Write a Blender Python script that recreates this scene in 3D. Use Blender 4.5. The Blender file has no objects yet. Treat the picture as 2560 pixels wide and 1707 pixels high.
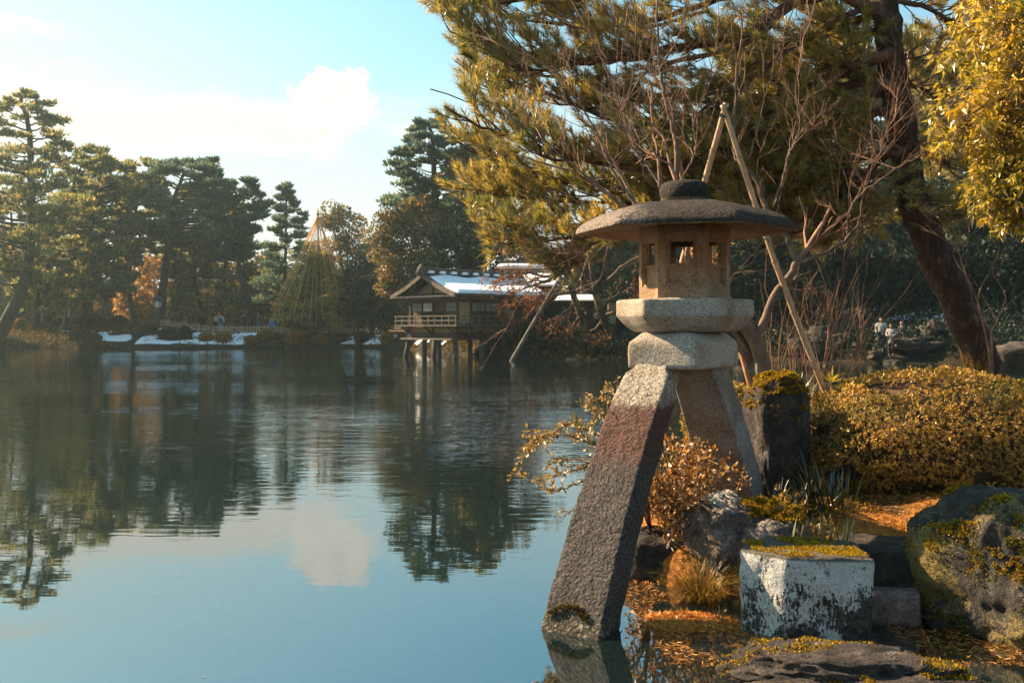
import bpy, bmesh, math, random
import numpy as np
from mathutils import Vector, Matrix
R = math.radians
random.seed(7); rng = np.random.default_rng(7)
C = bpy.context.scene.collection
SC = bpy.context.scene
# ---------------------------------------------------------------- camera, sky, sun, exposure
F, H, HY = 2489.0, 1.8, 818.0            # focal length in photo pixels, eye height above the water, horizon row
cd = bpy.data.cameras.new('camera'); cam = bpy.data.objects.new('camera', cd); C.objects.link(cam)
cam.location = (0, 0, H); cam.rotation_euler = (R(90), 0, 0)
cd.sensor_width = 36; cd.lens = F / 2560 * 36; cd.shift_y = -(853.5 - HY) / 2560
cd.clip_start = .05; cd.clip_end = 900
cd.dof.use_dof = True; cd.dof.focus_distance = 6.8; cd.dof.aperture_fstop = 7
SC.camera = cam
SUN_EL, SUN_AZ = R(36), R(-63)           # azimuth clockwise from +Y (the view direction): the sun stands to the left, a little ahead
sun_dir = Vector((math.sin(SUN_AZ) * math.cos(SUN_EL), math.cos(SUN_AZ) * math.cos(SUN_EL), math.sin(SUN_EL)))
sl = bpy.data.lights.new('sun', 'SUN'); sun = bpy.data.objects.new('sun', sl); C.objects.link(sun)
sl.energy = 5.0; sl.angle = R(.55); sl.color = (1, .75, .48)
sun.rotation_euler = sun_dir.to_track_quat('Z', 'Y').to_euler(); sun.location = (-30, 10, 30)
SC.view_settings.view_transform = 'Standard'; SC.view_settings.look = 'None'
SC.view_settings.exposure = 1.7; SC.view_settings.gamma = 1; SC.view_settings.use_curve_mapping = False
SC.render.engine = 'CYCLES'
cy = SC.cycles
cy.use_denoising = True; cy.max_bounces = 8; cy.transparent_max_bounces = 12
cy.diffuse_bounces = 3; cy.glossy_bounces = 4; cy.transmission_bounces = 4; cy.volume_bounces = 0
cy.use_adaptive_sampling = True; cy.adaptive_threshold = .02; cy.sample_clamp_indirect = 6
cy.caustics_reflective = False; cy.caustics_refractive = False

class NT:
    """small wrapper for building node trees"""
    def __init__(s, t): s.t = t; s.t.nodes.clear()
    def n(s, typ, props=None, **inp):
        nd = s.t.nodes.new(typ)
        for k, v in (props or {}).items(): setattr(nd, k, v)
        for k, v in inp.items():
            key = int(k[1:]) if k[0] == '_' and k[1:].isdigit() else k.replace('_', ' ')
            s.set(nd.inputs[key], v)
        return nd
    def set(s, sock, v):
        if isinstance(v, bpy.types.NodeSocket): s.t.links.new(v, sock)
        elif isinstance(v, bpy.types.Node): s.t.links.new(v.outputs[0], sock)
        else:
            if isinstance(v, (tuple, list)) and sock.type == 'RGBA' and len(v) == 3: v = (*v, 1)
            sock.default_value = v
    def m(s, op, a, b=0.0, c=None, clamp=False):
        nd = s.t.nodes.new('ShaderNodeMath'); nd.operation = op; nd.use_clamp = clamp
        s.set(nd.inputs[0], a); s.set(nd.inputs[1], b)
        if c is not None: s.set(nd.inputs[2], c)
        return nd.outputs[0]
    def mix(s, fac, a, b, blend='MIX'):
        nd = s.t.nodes.new('ShaderNodeMix'); nd.data_type = 'RGBA'; nd.blend_type = blend
        s.set(nd.inputs[0], fac); s.set(nd.inputs[6], a); s.set(nd.inputs[7], b)
        return nd.outputs[2]
    def ramp(s, fac, stops, interp='LINEAR'):
        nd = s.t.nodes.new('ShaderNodeValToRGB'); r = nd.color_ramp; r.interpolation = interp
        while len(r.elements) < len(stops): r.elements.new(.5)
        for e, (p, c) in zip(r.elements, stops):
            e.position = p; e.color = (*c, 1) if isinstance(c, (tuple, list)) else (c, c, c, 1)
        s.set(nd.inputs[0], fac); return nd.outputs[0]
    def rng(s, v, a, b, c=0., d=1., smooth=True):
        nd = s.t.nodes.new('ShaderNodeMapRange'); nd.interpolation_type = 'SMOOTHSTEP' if smooth else 'LINEAR'
        for i, x in enumerate((v, a, b, c, d)): s.set(nd.inputs[i], x)
        return nd.outputs[0]
    def noise(s, vec, scale, detail=3., rough=.55, dist=0.):
        nd = s.n('ShaderNodeTexNoise', Scale=scale, Detail=detail, Roughness=rough, Distortion=dist)
        if vec is not None: s.set(nd.inputs['Vector'], vec)
        return nd.outputs[0]
    def mapping(s, vec, scale=(1, 1, 1), loc=(0, 0, 0), rot=(0, 0, 0)):
        nd = s.n('ShaderNodeMapping'); s.set(nd.inputs[0], vec)
        nd.inputs['Scale'].default_value = scale; nd.inputs['Location'].default_value = loc; nd.inputs['Rotation'].default_value = rot
        return nd.outputs[0]

SKY_STRENGTH = .05
w = bpy.data.worlds.new('World'); SC.world = w; w.use_nodes = True
t = NT(w.node_tree)
sky = t.n('ShaderNodeTexSky', dict(sky_type='NISHITA', sun_disc=False, sun_elevation=SUN_EL, sun_rotation=SUN_AZ,
          altitude=20, air_density=1.0, dust_density=1.6, ozone_density=1.2))
tc = t.n('ShaderNodeTexCoord'); D = tc.outputs['Generated']
sp = t.n('ShaderNodeSeparateXYZ', _0=D); X_, Y_, Z_ = sp.outputs
yy = t.m('MAXIMUM', Y_, .12)
a0 = t.m('DIVIDE', X_, yy); e0 = t.m('DIVIDE', Z_, yy)
warp = t.n('ShaderNodeTexNoise', Scale=17., Detail=6., Roughness=.62); t.set(warp.inputs['Vector'], D)
ws = t.n('ShaderNodeSeparateColor', _0=warp.outputs['Color'])
a1 = t.m('MULTIPLY_ADD', t.m('SUBTRACT', ws.outputs[0], .5), .085, a0)
e1 = t.m('MULTIPLY_ADD', t.m('SUBTRACT', ws.outputs[1], .5), .070, e0)
def blob(px, py, rx, ry, amp=1., tilt=0.):
    ca, ce = (px - 1280) / F, (HY - py) / F
    da = t.m('SUBTRACT', a1, ca)
    de = t.m('SUBTRACT', e1, ce)
    if tilt: de = t.m('MULTIPLY_ADD', da, -tilt, de)
    u = t.m('MULTIPLY', da, F / rx); v = t.m('MULTIPLY', de, F / ry)
    r2 = t.m('ADD', t.m('MULTIPLY', u, u), t.m('MULTIPLY', v, v))
    return t.m('MULTIPLY', t.m('EXPONENT', t.m('MULTIPLY', r2, -1.)), amp)
def acc(bl):
    s_ = bl[0]
    for b in bl[1:]: s_ = t.m('ADD', s_, b)
    return s_
front = t.rng(Y_, .12, .3)
wisp = t.noise(t.mapping(D, (1, 1, 4.2)), 6., 6., .62)
puff = t.m('MULTIPLY', front, acc([blob(775, 225, 62, 58, 1.2), blob(850, 235, 85, 80, 1.4), blob(905, 270, 55, 55, 1.0), blob(800, 315, 75, 45, 1.0)]))
fine = t.noise(D, 58., 6., .62)
puff = t.rng(t.m('MULTIPLY_ADD', t.m('SUBTRACT', fine, .5), 1.5, puff), .42, .85)
band = t.m('MULTIPLY', front, acc([blob(420, 320, 480, 62, 1.0, .10), blob(120, 275, 360, 70, 1.0), blob(760, 330, 150, 45, .8), blob(80, 75, 150, 26, .8, -.15), blob(1030, 335, 55, 32, .75), blob(150, 165, 140, 22, .4), blob(700, 375, 150, 35, .5)]))
band = t.rng(t.m('MULTIPLY_ADD', t.m('SUBTRACT', wisp, .5), 1.1, band), .12, 1.15)
# the broken cloud of the rest of the sky, and the pale haze low on the sun's side
back = t.m('SUBTRACT', 1., front)
other = t.m('MULTIPLY', t.rng(wisp, .53, .68), t.m('MULTIPLY_ADD', back, .7, 0.))
sd = t.n('ShaderNodeVectorMath', dict(operation='DOT_PRODUCT'), _0=D, _1=(-.99, .12, .1))
low = t.rng(Z_, .50, .02)
veil = t.m('MULTIPLY', low, t.rng(sd.outputs['Value'], -.10, .58))
veil2 = t.m('MULTIPLY', t.rng(Z_, .36, .06), .92)
veilm = t.m('MAXIMUM', veil, veil2)
tint = t.mix(1., sky.outputs[0], (.80, 1.44, 1.34), 'MULTIPLY')
k = 1 / SKY_STRENGTH
c1 = t.mix(veilm, tint, (.315 * k, .308 * k, .282 * k))
c2 = t.mix(t.m('MULTIPLY', other, .8), c1, (.355 * k, .34 * k, .31 * k))
c3 = t.mix(t.m('MULTIPLY', band, .92), c2, (.352 * k, .322 * k, .28 * k))
c4 = t.mix(t.m('MULTIPLY', puff, .97), c3, t.ramp(t.noise(D, 42., 5., .6), [(.28, (.318 * k, .293 * k, .260 * k)), (.52, (.38 * k, .35 * k, .305 * k))]))
bg = t.n('ShaderNodeBackground', Color=c4, Strength=SKY_STRENGTH)
t.n('ShaderNodeOutputWorld', Surface=bg)

# ---------------------------------------------------------------- helpers
def at(px, py, Y): return Vector(((px - 1280) / F * Y, Y, H - (py - HY) / F * Y))
def atz(px, py, z):                       # the point seen at this pixel that lies at height z
    Y = (H - z) * F / (py - HY); return Vector(((px - 1280) / F * Y, Y, z))

def put(name, me, mat=None, parent=None, **props):
    o = bpy.data.objects.new(name, me); C.objects.link(o)
    if mat is not None and me is not None and not me.materials: me.materials.append(mat)
    if parent is not None:
        o.parent = parent; o.matrix_parent_inverse = parent_world(parent).inverted()
    for k_, v in props.items():
        if v: o[k_] = v
    return o
_pw = {}
def parent_world(p): return _pw.get(p.name, Matrix.Identity(4))
def thing(name, label, cat, loc=(0, 0, 0), group=None):
    o = put(name, None, label=label, category=cat, group=group)
    o.location = loc; _pw[o.name] = Matrix.Translation(Vector(loc)); o.empty_display_size = .1
    return o
def npmesh(name, V, Fc, smooth=False, mat=None):
    V = np.asarray(V, np.float32).reshape(-1, 3); Fc = np.asarray(Fc, np.int32)
    me = bpy.data.meshes.new(name); n, k_ = Fc.shape
    me.vertices.add(len(V)); me.vertices.foreach_set('co', V.ravel())
    me.loops.add(n * k_); me.loops.foreach_set('vertex_index', Fc.ravel())
    me.polygons.add(n); me.polygons.foreach_set('loop_start', np.arange(0, n * k_, k_, dtype=np.int32))
    me.polygons.foreach_set('loop_total', np.full(n, k_, np.int32))
    if smooth: me.polygons.foreach_set('use_smooth', np.ones(n, bool))
    me.update(calc_edges=True); me.validate()
    if mat is not None: me.materials.append(mat)
    return me
class MB:
    """collects boxes, tubes and lofts into one mesh"""
    def __init__(s): s.v = []; s.f = []; s.n = 0
    def add(s, V, Fc):
        V = [tuple(p) for p in V]; s.f += [tuple(i + s.n for i in f) for f in Fc]; s.v += V; s.n += len(V); return s
    def box(s, c, d, ax=None):
        c = Vector(c); ax = ax or (Vector((1, 0, 0)), Vector((0, 1, 0)), Vector((0, 0, 1)))
        P = [c + ax[0] * (i * d[0] / 2) + ax[1] * (j * d[1] / 2) + ax[2] * (k_ * d[2] / 2) for k_ in (-1, 1) for j in (-1, 1) for i in (-1, 1)]
        return s.add(P, [(0, 2, 3, 1), (4, 5, 7, 6), (0, 1, 5, 4), (2, 6, 7, 3), (0, 4, 6, 2), (1, 3, 7, 5)])
    def bar(s, a, b, w_, h_, up=(0, 0, 1)):
        a, b = Vector(a), Vector(b); d = (b - a); L = d.length; d.normalize()
        sx = d.cross(Vector(up)); sx = sx.normalized() if sx.length > 1e-4 else Vector((1, 0, 0))
        return s.box((a + b) / 2, (L, w_, h_), (d, sx, sx.cross(d)))
    def tube(s, P, rad, n=6, cap=True, wob=0.):
        P = [Vector(p) for p in P]; m = len(P)
        rad = [rad] * m if isinstance(rad, (int, float)) else rad
        u = None; V = []
        for i in range(m):
            d = (P[min(i + 1, m - 1)] - P[max(i - 1, 0)]).normalized()
            if u is None:
                u = d.cross(Vector((.13, .21, .97)));  u = u.normalized() if u.length > .05 else Vector((1, 0, 0))
            u = (u - d * u.dot(d)).normalized(); v = d.cross(u)
            for j in range(n):
                a = 2 * math.pi * j / n; r = rad[i] * (1 + (wob * (random.random() - .5) if wob else 0))
                V.append(P[i] + (u * math.cos(a) + v * math.sin(a)) * r)
        Fc = [(i * n + j, i * n + (j + 1) % n, (i + 1) * n + (j + 1) % n, (i + 1) * n + j) for i in range(m - 1) for j in range(n)]
        if cap: Fc += [tuple(range(n - 1, -1, -1)), tuple((m - 1) * n + j for j in range(n))]
        return s.add(V, Fc)
    def loft(s, rings, cap=True):
        n = len(rings[0]); V = [p for r in rings for p in r]; m = len(rings)
        Fc = [(i * n + j, i * n + (j + 1) % n, (i + 1) * n + (j + 1) % n, (i + 1) * n + j) for i in range(m - 1) for j in range(n)]
        if cap: Fc += [tuple(range(n - 1, -1, -1)), tuple((m - 1) * n + j for j in range(n))]
        return s.add(V, Fc)
    def mesh(s, name, smooth=False, mat=None):
        me = bpy.data.meshes.new(name); me.from_pydata(s.v, [], s.f)
        if smooth: me.polygons.foreach_set('use_smooth', [True] * len(me.polygons))
        me.update()
        if mat is not None: me.materials.append(mat)
        return me
    def put(s, name, mat, parent=None, smooth=False, **props): return put(name, s.mesh(name, smooth), mat, parent, **props)

def _hash(ix, iy, iz, seed):
    h = (ix * 374761393 + iy * 668265263 + iz * 1440662683 + seed * 974634777).astype(np.int64) & 0xffffffff
    h = ((h ^ (h >> 13)) * 1274126177) & 0xffffffff
    return ((h ^ (h >> 16)) & 0xffff) / 65535.0
def vn(P, scale=1., seed=0):
    """value noise in -1..1, vectorised"""
    P = np.asarray(P, float) * scale; i = np.floor(P).astype(np.int64); f = P - i; f = f * f * (3 - 2 * f)
    o = 0
    for dx in (0, 1):
        for dy in (0, 1):
            for dz in (0, 1):
                wgt = (f[:, 0] if dx else 1 - f[:, 0]) * (f[:, 1] if dy else 1 - f[:, 1]) * (f[:, 2] if dz else 1 - f[:, 2])
                o = o + wgt * _hash(i[:, 0] + dx, i[:, 1] + dy, i[:, 2] + dz, seed)
    return o * 2 - 1
def fbm(P, scale, oct=4, seed=0, gain=.5):
    o = 0; a = 1.
    for k_ in range(oct): o = o + a * vn(P, scale * 2 ** k_, seed + k_ * 17); a *= gain
    return o
def unit(A): return A / np.maximum(np.linalg.norm(A, axis=-1, keepdims=True), 1e-9)
def rvec(n): return unit(rng.normal(size=(n, 3)))
def blades(base, dirs, L, W, shape='leaf', bend=.0, face=None):
    """one thin leaf per row: rhombus (leaf) or tapering triangle (needle); returns V, F"""
    n = len(base); dirs = unit(dirs); L = np.broadcast_to(L, n)[:, None]; W = np.broadcast_to(W, n)[:, None]
    face = rvec(n) if face is None else face
    side = unit(np.cross(dirs, face)); nor = np.cross(side, dirs)
    tip = base + dirs * L + nor * L * bend
    if shape == 'needle':
        V = np.stack([base - side * W / 2, base + side * W / 2, tip], 1)
        return V.reshape(-1, 3), np.arange(n * 3).reshape(n, 3)
    mid = base + dirs * L * .45 - nor * L * bend * .3
    V = np.stack([base, mid + side * W / 2, tip, mid - side * W / 2], 1)
    return V.reshape(-1, 3), np.arange(n * 4).reshape(n, 4)
def joinVF(parts):
    V = []; Fc = []; o = 0
    for v, f in parts: V.append(v); Fc.append(f + o); o += len(v)
    return np.concatenate(V), np.concatenate(Fc)
def smoothline(P, k_=6, jit=0.):
    """Catmull-Rom through the points"""
    P = [Vector(p) for p in P]; Q = [P[0] * 2 - P[1]] + P + [P[-1] * 2 - P[-2]]; out = []
    for i in range(1, len(Q) - 2):
        for j in range(k_):
            u = j / k_; a, b, c, d = Q[i - 1:i + 3]
            p = .5 * ((2 * b) + (c - a) * u + (2 * a - 5 * b + 4 * c - d) * u * u + (3 * b - a - 3 * c + d) * u ** 3)
            if jit and not (i == 1 and j == 0): p = p + Vector((random.uniform(-1, 1), random.uniform(-1, 1), random.uniform(-1, 1))) * jit
            out.append(p)
    out.append(P[-1]); return out

# ---------------------------------------------------------------- materials
def material(name):
    m = bpy.data.materials.new(name); m.use_nodes = True; return m, NT(m.node_tree)
def finish(t, bsdf): t.n('ShaderNodeOutputMaterial', Surface=bsdf)
def mat_solid(name, ca, cb, scale=4., rough=.8, bump=.3, bscale=None, stops=None, stretch=(1, 1, 1), spec=.3, bdist=.02):
    """two tones of grain plus relief"""
    m, t = material(name); tc = t.n('ShaderNodeTexCoord'); v = t.mapping(tc.outputs['Object'], stretch)
    n1 = t.noise(v, scale, 6., .6)
    col = t.ramp(n1, stops or [(.35, ca), (.65, cb)])
    bs = t.n('ShaderNodeBsdfPrincipled', Base_Color=col, Roughness=rough, Specular_IOR_Level=spec)
    if bump:
        b = t.n('ShaderNodeBump', Strength=bump, Distance=bdist, Height=t.noise(v, bscale or scale * 5, 4., .6))
        t.set(bs.inputs['Normal'], b)
    finish(t, bs); return m
def mat_leaf(name, cols, trans=.35, gloss=.06, rough=.45, pos=None, patch=None):
    """foliage: a hue per leaf, light passing through, a slight sheen"""
    m, t = material(name); g = t.n('ShaderNodeNewGeometry')
    n = len(cols); pos = pos or [i / max(n - 1, 1) for i in range(n)]
    col = t.ramp(g.outputs['Random Per Island'], list(zip(pos, cols)))
    if patch:                                # older and younger shoots: hue drifts from bough to bough
        v = t.n('ShaderNodeTexCoord').outputs['Object']; sc_, ca, cb = patch
        col = t.mix(t.rng(t.noise(v, sc_, 4., .6), .46, .60), col, t.mix(1., col, ca, 'MULTIPLY'))
        col = t.mix(t.rng(t.noise(t.mapping(v, (1, 1, 1), (7, 3, 5)), sc_ * 1.7, 4., .6), .60, .70), col, t.mix(1., col, cb, 'MULTIPLY'))
    d = t.n('ShaderNodeBsdfDiffuse', Color=col); tr = t.n('ShaderNodeBsdfTranslucent', Color=col)
    sh = t.n('ShaderNodeMixShader', _0=trans, _1=d.outputs[0], _2=tr.outputs[0])
    if gloss:
        gl = t.n('ShaderNodeBsdfGlossy', Color=(.8, .8, .8), Roughness=rough)
        sh = t.n('ShaderNodeMixShader', _0=gloss, _1=sh.outputs[0], _2=gl.outputs[0])
    finish(t, sh.outputs[0]); return m
# ---------------------------------------------------------------- the setting: water, pond bed, banks, far terrain
def shore_y(x):
    """the far waterline"""
    xs = [-140, -60, -30, -14, -9, -4, 0, 3, 8, 15, 20, 24, 40, 140]
    ys = [84, 86, 86.5, 88, 84, 66, 56.5, 55, 54.5, 51, 49.5, 46, 40, 30]
    return np.interp(x, xs, ys)
def far_h(x, y):
    x = np.asarray(x, float); y = np.asarray(y, float)
    s = y - shore_y(x); P = np.stack([x, y, 0 * x], -1).reshape(-1, 3)
    nz = fbm(P, .22, 3, 5).reshape(x.shape)
    bank = np.where(s < 0, np.maximum(s * .5, -1.2), 1.25 * (1 - np.exp(-np.maximum(s, 0) / 2.6)))
    mound = 1.0 * np.exp(-((x + 37) / 7) ** 2 - ((s - 6) / 4) ** 2)
    hill = np.clip((x - 4) / 16, 0, 1) * np.clip((s - 5) / 30, 0, 1) * 6
    return bank + np.where(s > 0, nz * .22 * np.minimum(s, 1) + mound + hill, 0)

xs = np.arange(-130, 131, 1.3); ysr = np.arange(0, 1, 1 / 120.)
gx = []; gy = []
for s_ in np.concatenate([np.arange(-4, 12, .5), np.arange(12, 40, 2.), np.arange(40, 170, 8.)]):
    gx.append(xs); gy.append(np.clip(shore_y(xs) + s_, 25, 400))
gx = np.array(gx); gy = np.array(gy); gz = far_h(gx, gy)
nr, nc = gx.shape
idx = np.arange(nr * nc).reshape(nr, nc)
quads = np.stack([idx[:-1, :-1], idx[:-1, 1:], idx[1:, 1:], idx[1:, :-1]], -1).reshape(-1, 4)
m, t = material('bank_soil'); tc = t.n('ShaderNodeTexCoord'); v = tc.outputs['Object']
c_ = t.ramp(t.noise(v, .5, 6., .65), [(.3, (.016, .012, .008)), (.5, (.024, .018, .010)), (.64, (.05, .030, .012)), (.8, (.04, .034, .012))])
finish(t, t.n('ShaderNodeBsdfPrincipled', Base_Color=c_, Roughness=.95, Specular_IOR_Level=.1, Normal=t.n('ShaderNodeBump', Strength=.6, Distance=.2, Height=t.noise(v, 3., 5.)).outputs[0]))
M_BANK = m
put('far_bank', npmesh('far_bank', np.stack([gx, gy, gz], -1), quads, True), M_BANK, kind='structure')
# the ground beyond the edge of the garden, out to the horizon
put('ground', npmesh('ground', [(-800, 140, 1.15), (800, 140, 1.15), (800, 860, 1.15), (-800, 860, 1.15)], [(0, 1, 2, 3)]), M_BANK, kind='structure')

# snow lying on the bank: a sheet with its own thickness, broken into patches
M_SNOW = mat_solid('snow', (.80, .82, .84), (.88, .88, .88), 3., .6, .25, 6., bdist=.05)
def snow_sheet(x0, x1, s0, s1, thr, seed, name='snow'):
    x = np.arange(x0, x1, .22); s_ = np.arange(s0, s1, .16); X, S = np.meshgrid(x, s_); Y = shore_y(X) + S
    P = np.stack([X * .55, Y, 0 * X], -1).reshape(-1, 3)
    k_ = fbm(P, .42, 3, seed).reshape(X.shape)
    edge = np.minimum.reduce([(X - x0) / 1.0, (x1 - X) / 1.0, (S - s0) / .4, (s1 - S) / .5, np.ones_like(X)])
    d = k_ - thr + np.minimum(edge - 1, 0) * .9
    Z = far_h(X, Y) + np.clip(d * .35, -.12, .10)
    i = np.arange(X.size).reshape(X.shape); q = np.stack([i[:-1, :-1], i[:-1, 1:], i[1:, 1:], i[1:, :-1]], -1).reshape(-1, 4)
    keep = (d.ravel()[q] > -.12).any(1)
    put(name, npmesh(name, np.stack([X, Y, Z], -1), q[keep], True), M_SNOW, kind='structure')
snow_sheet(-33, -20.0, .5, 5.2, -.42, 11); snow_sheet(-15.2, -10, .4, 4.6, -.42, 23)
snow_sheet(-45, -33, .8, 4.0, .30, 31); snow_sheet(-9.5, -4, 1.0, 6, -.05, 47); snow_sheet(-34, -20, 6.0, 9.5, .0, 53)
snow_sheet(19, 27, 9, 14, .1, 61)

# a few floating leaves and specks on the water
n = 70; x = rng.uniform(-6, 1.0, n); y = rng.uniform(4.6, 22, n); P = np.stack([x, y, np.full(n, .004)], 1); d = rvec(n); d[:, 2] = .04
put('floating_leaves', npmesh('floating_leaves', *blades(P, d, rng.uniform(.012, .034, n), .012, face=np.tile([[0, 0, 1.]], (n, 1)))), mat_leaf('pale_dead_leaf', [(.30, .20, .10), (.55, .46, .34)], .1, 0), kind='stuff', label='scattered pale dead leaves floating on the pond')
# winter grass and leaf litter on the far bank
n = 26000; x = rng.uniform(-60, 8, n); s_ = rng.uniform(.05, 9, n) ** 1.0; y = shore_y(x) + s_; P = np.stack([x, y, far_h(x, y) - .02], 1); keepg = fbm(np.stack([x * .5, y, x * 0], 1), .6, 3, 19) > -.25; P = P[keepg]
M_BGRASS = mat_leaf('bank_winter_grass', [(.03, .026, .012), (.07, .054, .018), (.14, .085, .024), (.26, .135, .03)], .3, 0)
put('bank_grass', npmesh('bank_grass', *blades(P, unit(rvec(len(P)) * .8 + np.array([0, 0, .8])), rng.uniform(.10, .30, len(P)), .16)), M_BGRASS, kind='stuff', label='dark winter grass and leaf litter along the far bank')
# island bank on the right, where the lantern's rear leg stands, and the shallow bed round it
ISL = np.array([(.62, 7.75), (.80, 7.15), (1.08, 6.92), (1.45, 6.72), (1.9, 6.5), (2.5, 6.35), (3.1, 6.05), (4.2, 5.3), (9.5, 3.8), (9.5, 14.2), (6.0, 13.2), (3.3, 10.6), (1.9, 9.7), (1.0, 8.9)])
def poly_sd(X, Y, P):
    """signed distance, positive inside"""
    d = np.full(X.shape, 1e9); ins = np.zeros(X.shape, bool)
    for i in range(len(P)):
        a, b = P[i], P[(i + 1) % len(P)]; e = b - a
        tt = np.clip(((X - a[0]) * e[0] + (Y - a[1]) * e[1]) / (e @ e), 0, 1)
        d = np.minimum(d, np.hypot(X - a[0] - tt * e[0], Y - a[1] - tt * e[1]))
        c_ = ((a[1] > Y) != (b[1] > Y)) & (X < (b[0] - a[0]) * (Y - a[1]) / (b[1] - a[1] + 1e-12) + a[0]); ins ^= c_
    return np.where(ins, d, -d)
def near_h(X, Y):
    X = np.asarray(X, float); Y = np.asarray(Y, float); sd_ = poly_sd(X, Y, ISL)
    P = np.stack([X, Y, 0 * X], -1).reshape(-1, 3)
    land = .50 * (1 - np.exp(-np.maximum(sd_, 0) / .38)) + .05 * fbm(P, 2.2, 4, 3).reshape(X.shape) * np.clip(sd_ * 3, 0, 1)
    east = np.clip((X - 1.0) / 1.0, 0, 1) * np.clip((Y - 4.2) / 1., 0, 1)
    dep = np.maximum(-sd_, 0)
    bed = -(.05 + .10 * np.minimum(dep, 1)) * east - (.10 + .75 * (1 - np.exp(-dep / 2.2))) * (1 - east) * 1.0
    return np.where(sd_ > 0, land, np.maximum(bed, -.9) + .03 * fbm(P, 3., 3, 9).reshape(X.shape))
gx, gy = np.meshgrid(np.arange(-3.2, 9.6, .055), np.arange(2.6, 15., .055)); gz = near_h(gx, gy)
ed = np.minimum.reduce([(gx + 3.2) / .6, (gy - 2.6) / .4, (15. - gy) / .6]); gz = np.where(ed < 1, gz * np.clip(ed, 0, 1) + (1 - np.clip(ed, 0, 1)) * -1.0, gz)
idx = np.arange(gx.size).reshape(gx.shape); q = np.stack([idx[:-1, :-1], idx[:-1, 1:], idx[1:, 1:], idx[1:, :-1]], -1).reshape(-1, 4)
m, t = material('island_soil'); tc = t.n('ShaderNodeTexCoord'); v = tc.outputs['Object']
sp_ = t.n('ShaderNodeSeparateXYZ', _0=v)
needle = t.noise(t.mapping(v, (30, 9, 20), rot=(0, 0, .6)), 1., 5., .7, 1.5)
leaf_c = t.ramp(needle, [(.30, (.05, .022, .008)), (.5, (.33, .12, .024)), (.68, (.58, .25, .045))])
soil = t.ramp(t.noise(v, 3.5, 6., .65), [(.3, (.03, .02, .01)), (.5, (.085, .045, .015)), (.7, (.16, .10, .02))])
lnd = t.mix(t.rng(t.noise(v, 2.2, 4.), .42, .6), soil, leaf_c)
far_from = t.m('SUBTRACT', 1.75, t.m('MULTIPLY_ADD', sp_.outputs[1], -.26, sp_.outputs[0]))   # metres left of the island's foot
sky_silt = t.ramp(t.noise(v, 2.6, 5., .6), [(.3, (.14, .19, .20)), (.7, (.22, .27, .27))])  # pale teal puts part of the sky's reflection into the bed colour
under = t.mix(t.rng(t.m('ADD', sp_.outputs[0], t.m('MULTIPLY', t.noise(v, 1.5, 3.), .5)), .35, 1.1), sky_silt, leaf_c)
wet = t.rng(sp_.outputs[2], -.02, .05)
col = t.mix(wet, under, lnd)
finish(t, t.n('ShaderNodeBsdfPrincipled', Base_Color=col, Roughness=.9, Specular_IOR_Level=.15, Normal=t.n('ShaderNodeBump', Strength=.8, Distance=.03, Height=t.noise(v, 24., 5., .65)).outputs[0]))
put('island_bank', npmesh('island_bank', np.stack([gx, gy, gz], -1), q, True), m, kind='structure')
m, t = material('pond_mud_tinted'); tc = t.n('ShaderNodeTexCoord'); v = tc.outputs['Object']; sp_ = t.n('ShaderNodeSeparateXYZ', _0=v)
c_ = t.mix(t.rng(sp_.outputs[1], 4., 22.), t.ramp(t.noise(v, .9, 5.), [(.35, (.14, .20, .21)), (.65, (.20, .26, .26))]), (.030, .040, .032))  # sky reflection tinted in near, dimness of deep water painted in far
finish(t, t.n('ShaderNodeBsdfPrincipled', Base_Color=c_, Roughness=1.)); M_MUD_TINTED = m
put('pond_bed', npmesh('pond_bed', [(-260, -30, -1.02), (260, -30, -1.02), (260, 140, -1.02), (-260, 140, -1.02)], [(0, 1, 2, 3)]), M_MUD_TINTED, kind='structure')

# water: mirror and clear body shared out by Fresnel, with small wind ripples
m, t = material('pond_water'); tc = t.n('ShaderNodeTexCoord'); v = tc.outputs['Object']; sp_ = t.n('ShaderNodeSeparateXYZ', _0=v)
calm = t.rng(t.noise(t.mapping(v, (.05, .09, 1)), 1., 3.), .38, .62)
farw = t.rng(sp_.outputs[1], 7., 22.)
farw = t.m('MULTIPLY', farw, t.rng(sp_.outputs[1], 60., 18., .22, 1.))
amp = t.m('MULTIPLY_ADD', t.m('MULTIPLY', farw, t.m('MULTIPLY_ADD', calm, .8, .2)), .85, .022)
r1 = t.noise(t.mapping(v, (.9, 4.2, 1), rot=(0, 0, .05)), 1.6, 2., .5, .3)
r2 = t.noise(t.mapping(v, (.5, 1.5, 1), rot=(0, 0, -.08)), .9, 2., .5)
hgt = t.m('MULTIPLY', t.m('MULTIPLY_ADD', r2, 1.2, r1), amp)
bmp = t.n('ShaderNodeBump', Strength=1., Distance=.022, Height=hgt)
fr = t.n('ShaderNodeFresnel', IOR=4.0, Normal=bmp)
gl = t.n('ShaderNodeBsdfGlossy', Color=(.93, .99, 1.), Roughness=.012, Normal=bmp)
tr = t.n('ShaderNodeBsdfTransparent', Color=(.80, .86, .82))
df = t.n('ShaderNodeBsdfDiffuse', Color=(.040, .085, .085))
body = t.n('ShaderNodeMixShader', _0=t.m('MULTIPLY_ADD', t.rng(sp_.outputs[1], 5., 14.), -.02, .12), _1=tr.outputs[0], _2=df.outputs[0])
finish(t, t.n('ShaderNodeMixShader', _0=fr, _1=body.outputs[0], _2=gl.outputs[0]).outputs[0])
put('pond_water', npmesh('pond_water', [(-260, -30, 0), (260, -30, 0), (260, 140, 0), (-260, 140, 0)], [(0, 1, 2, 3)]), m, kind='structure')

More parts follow.
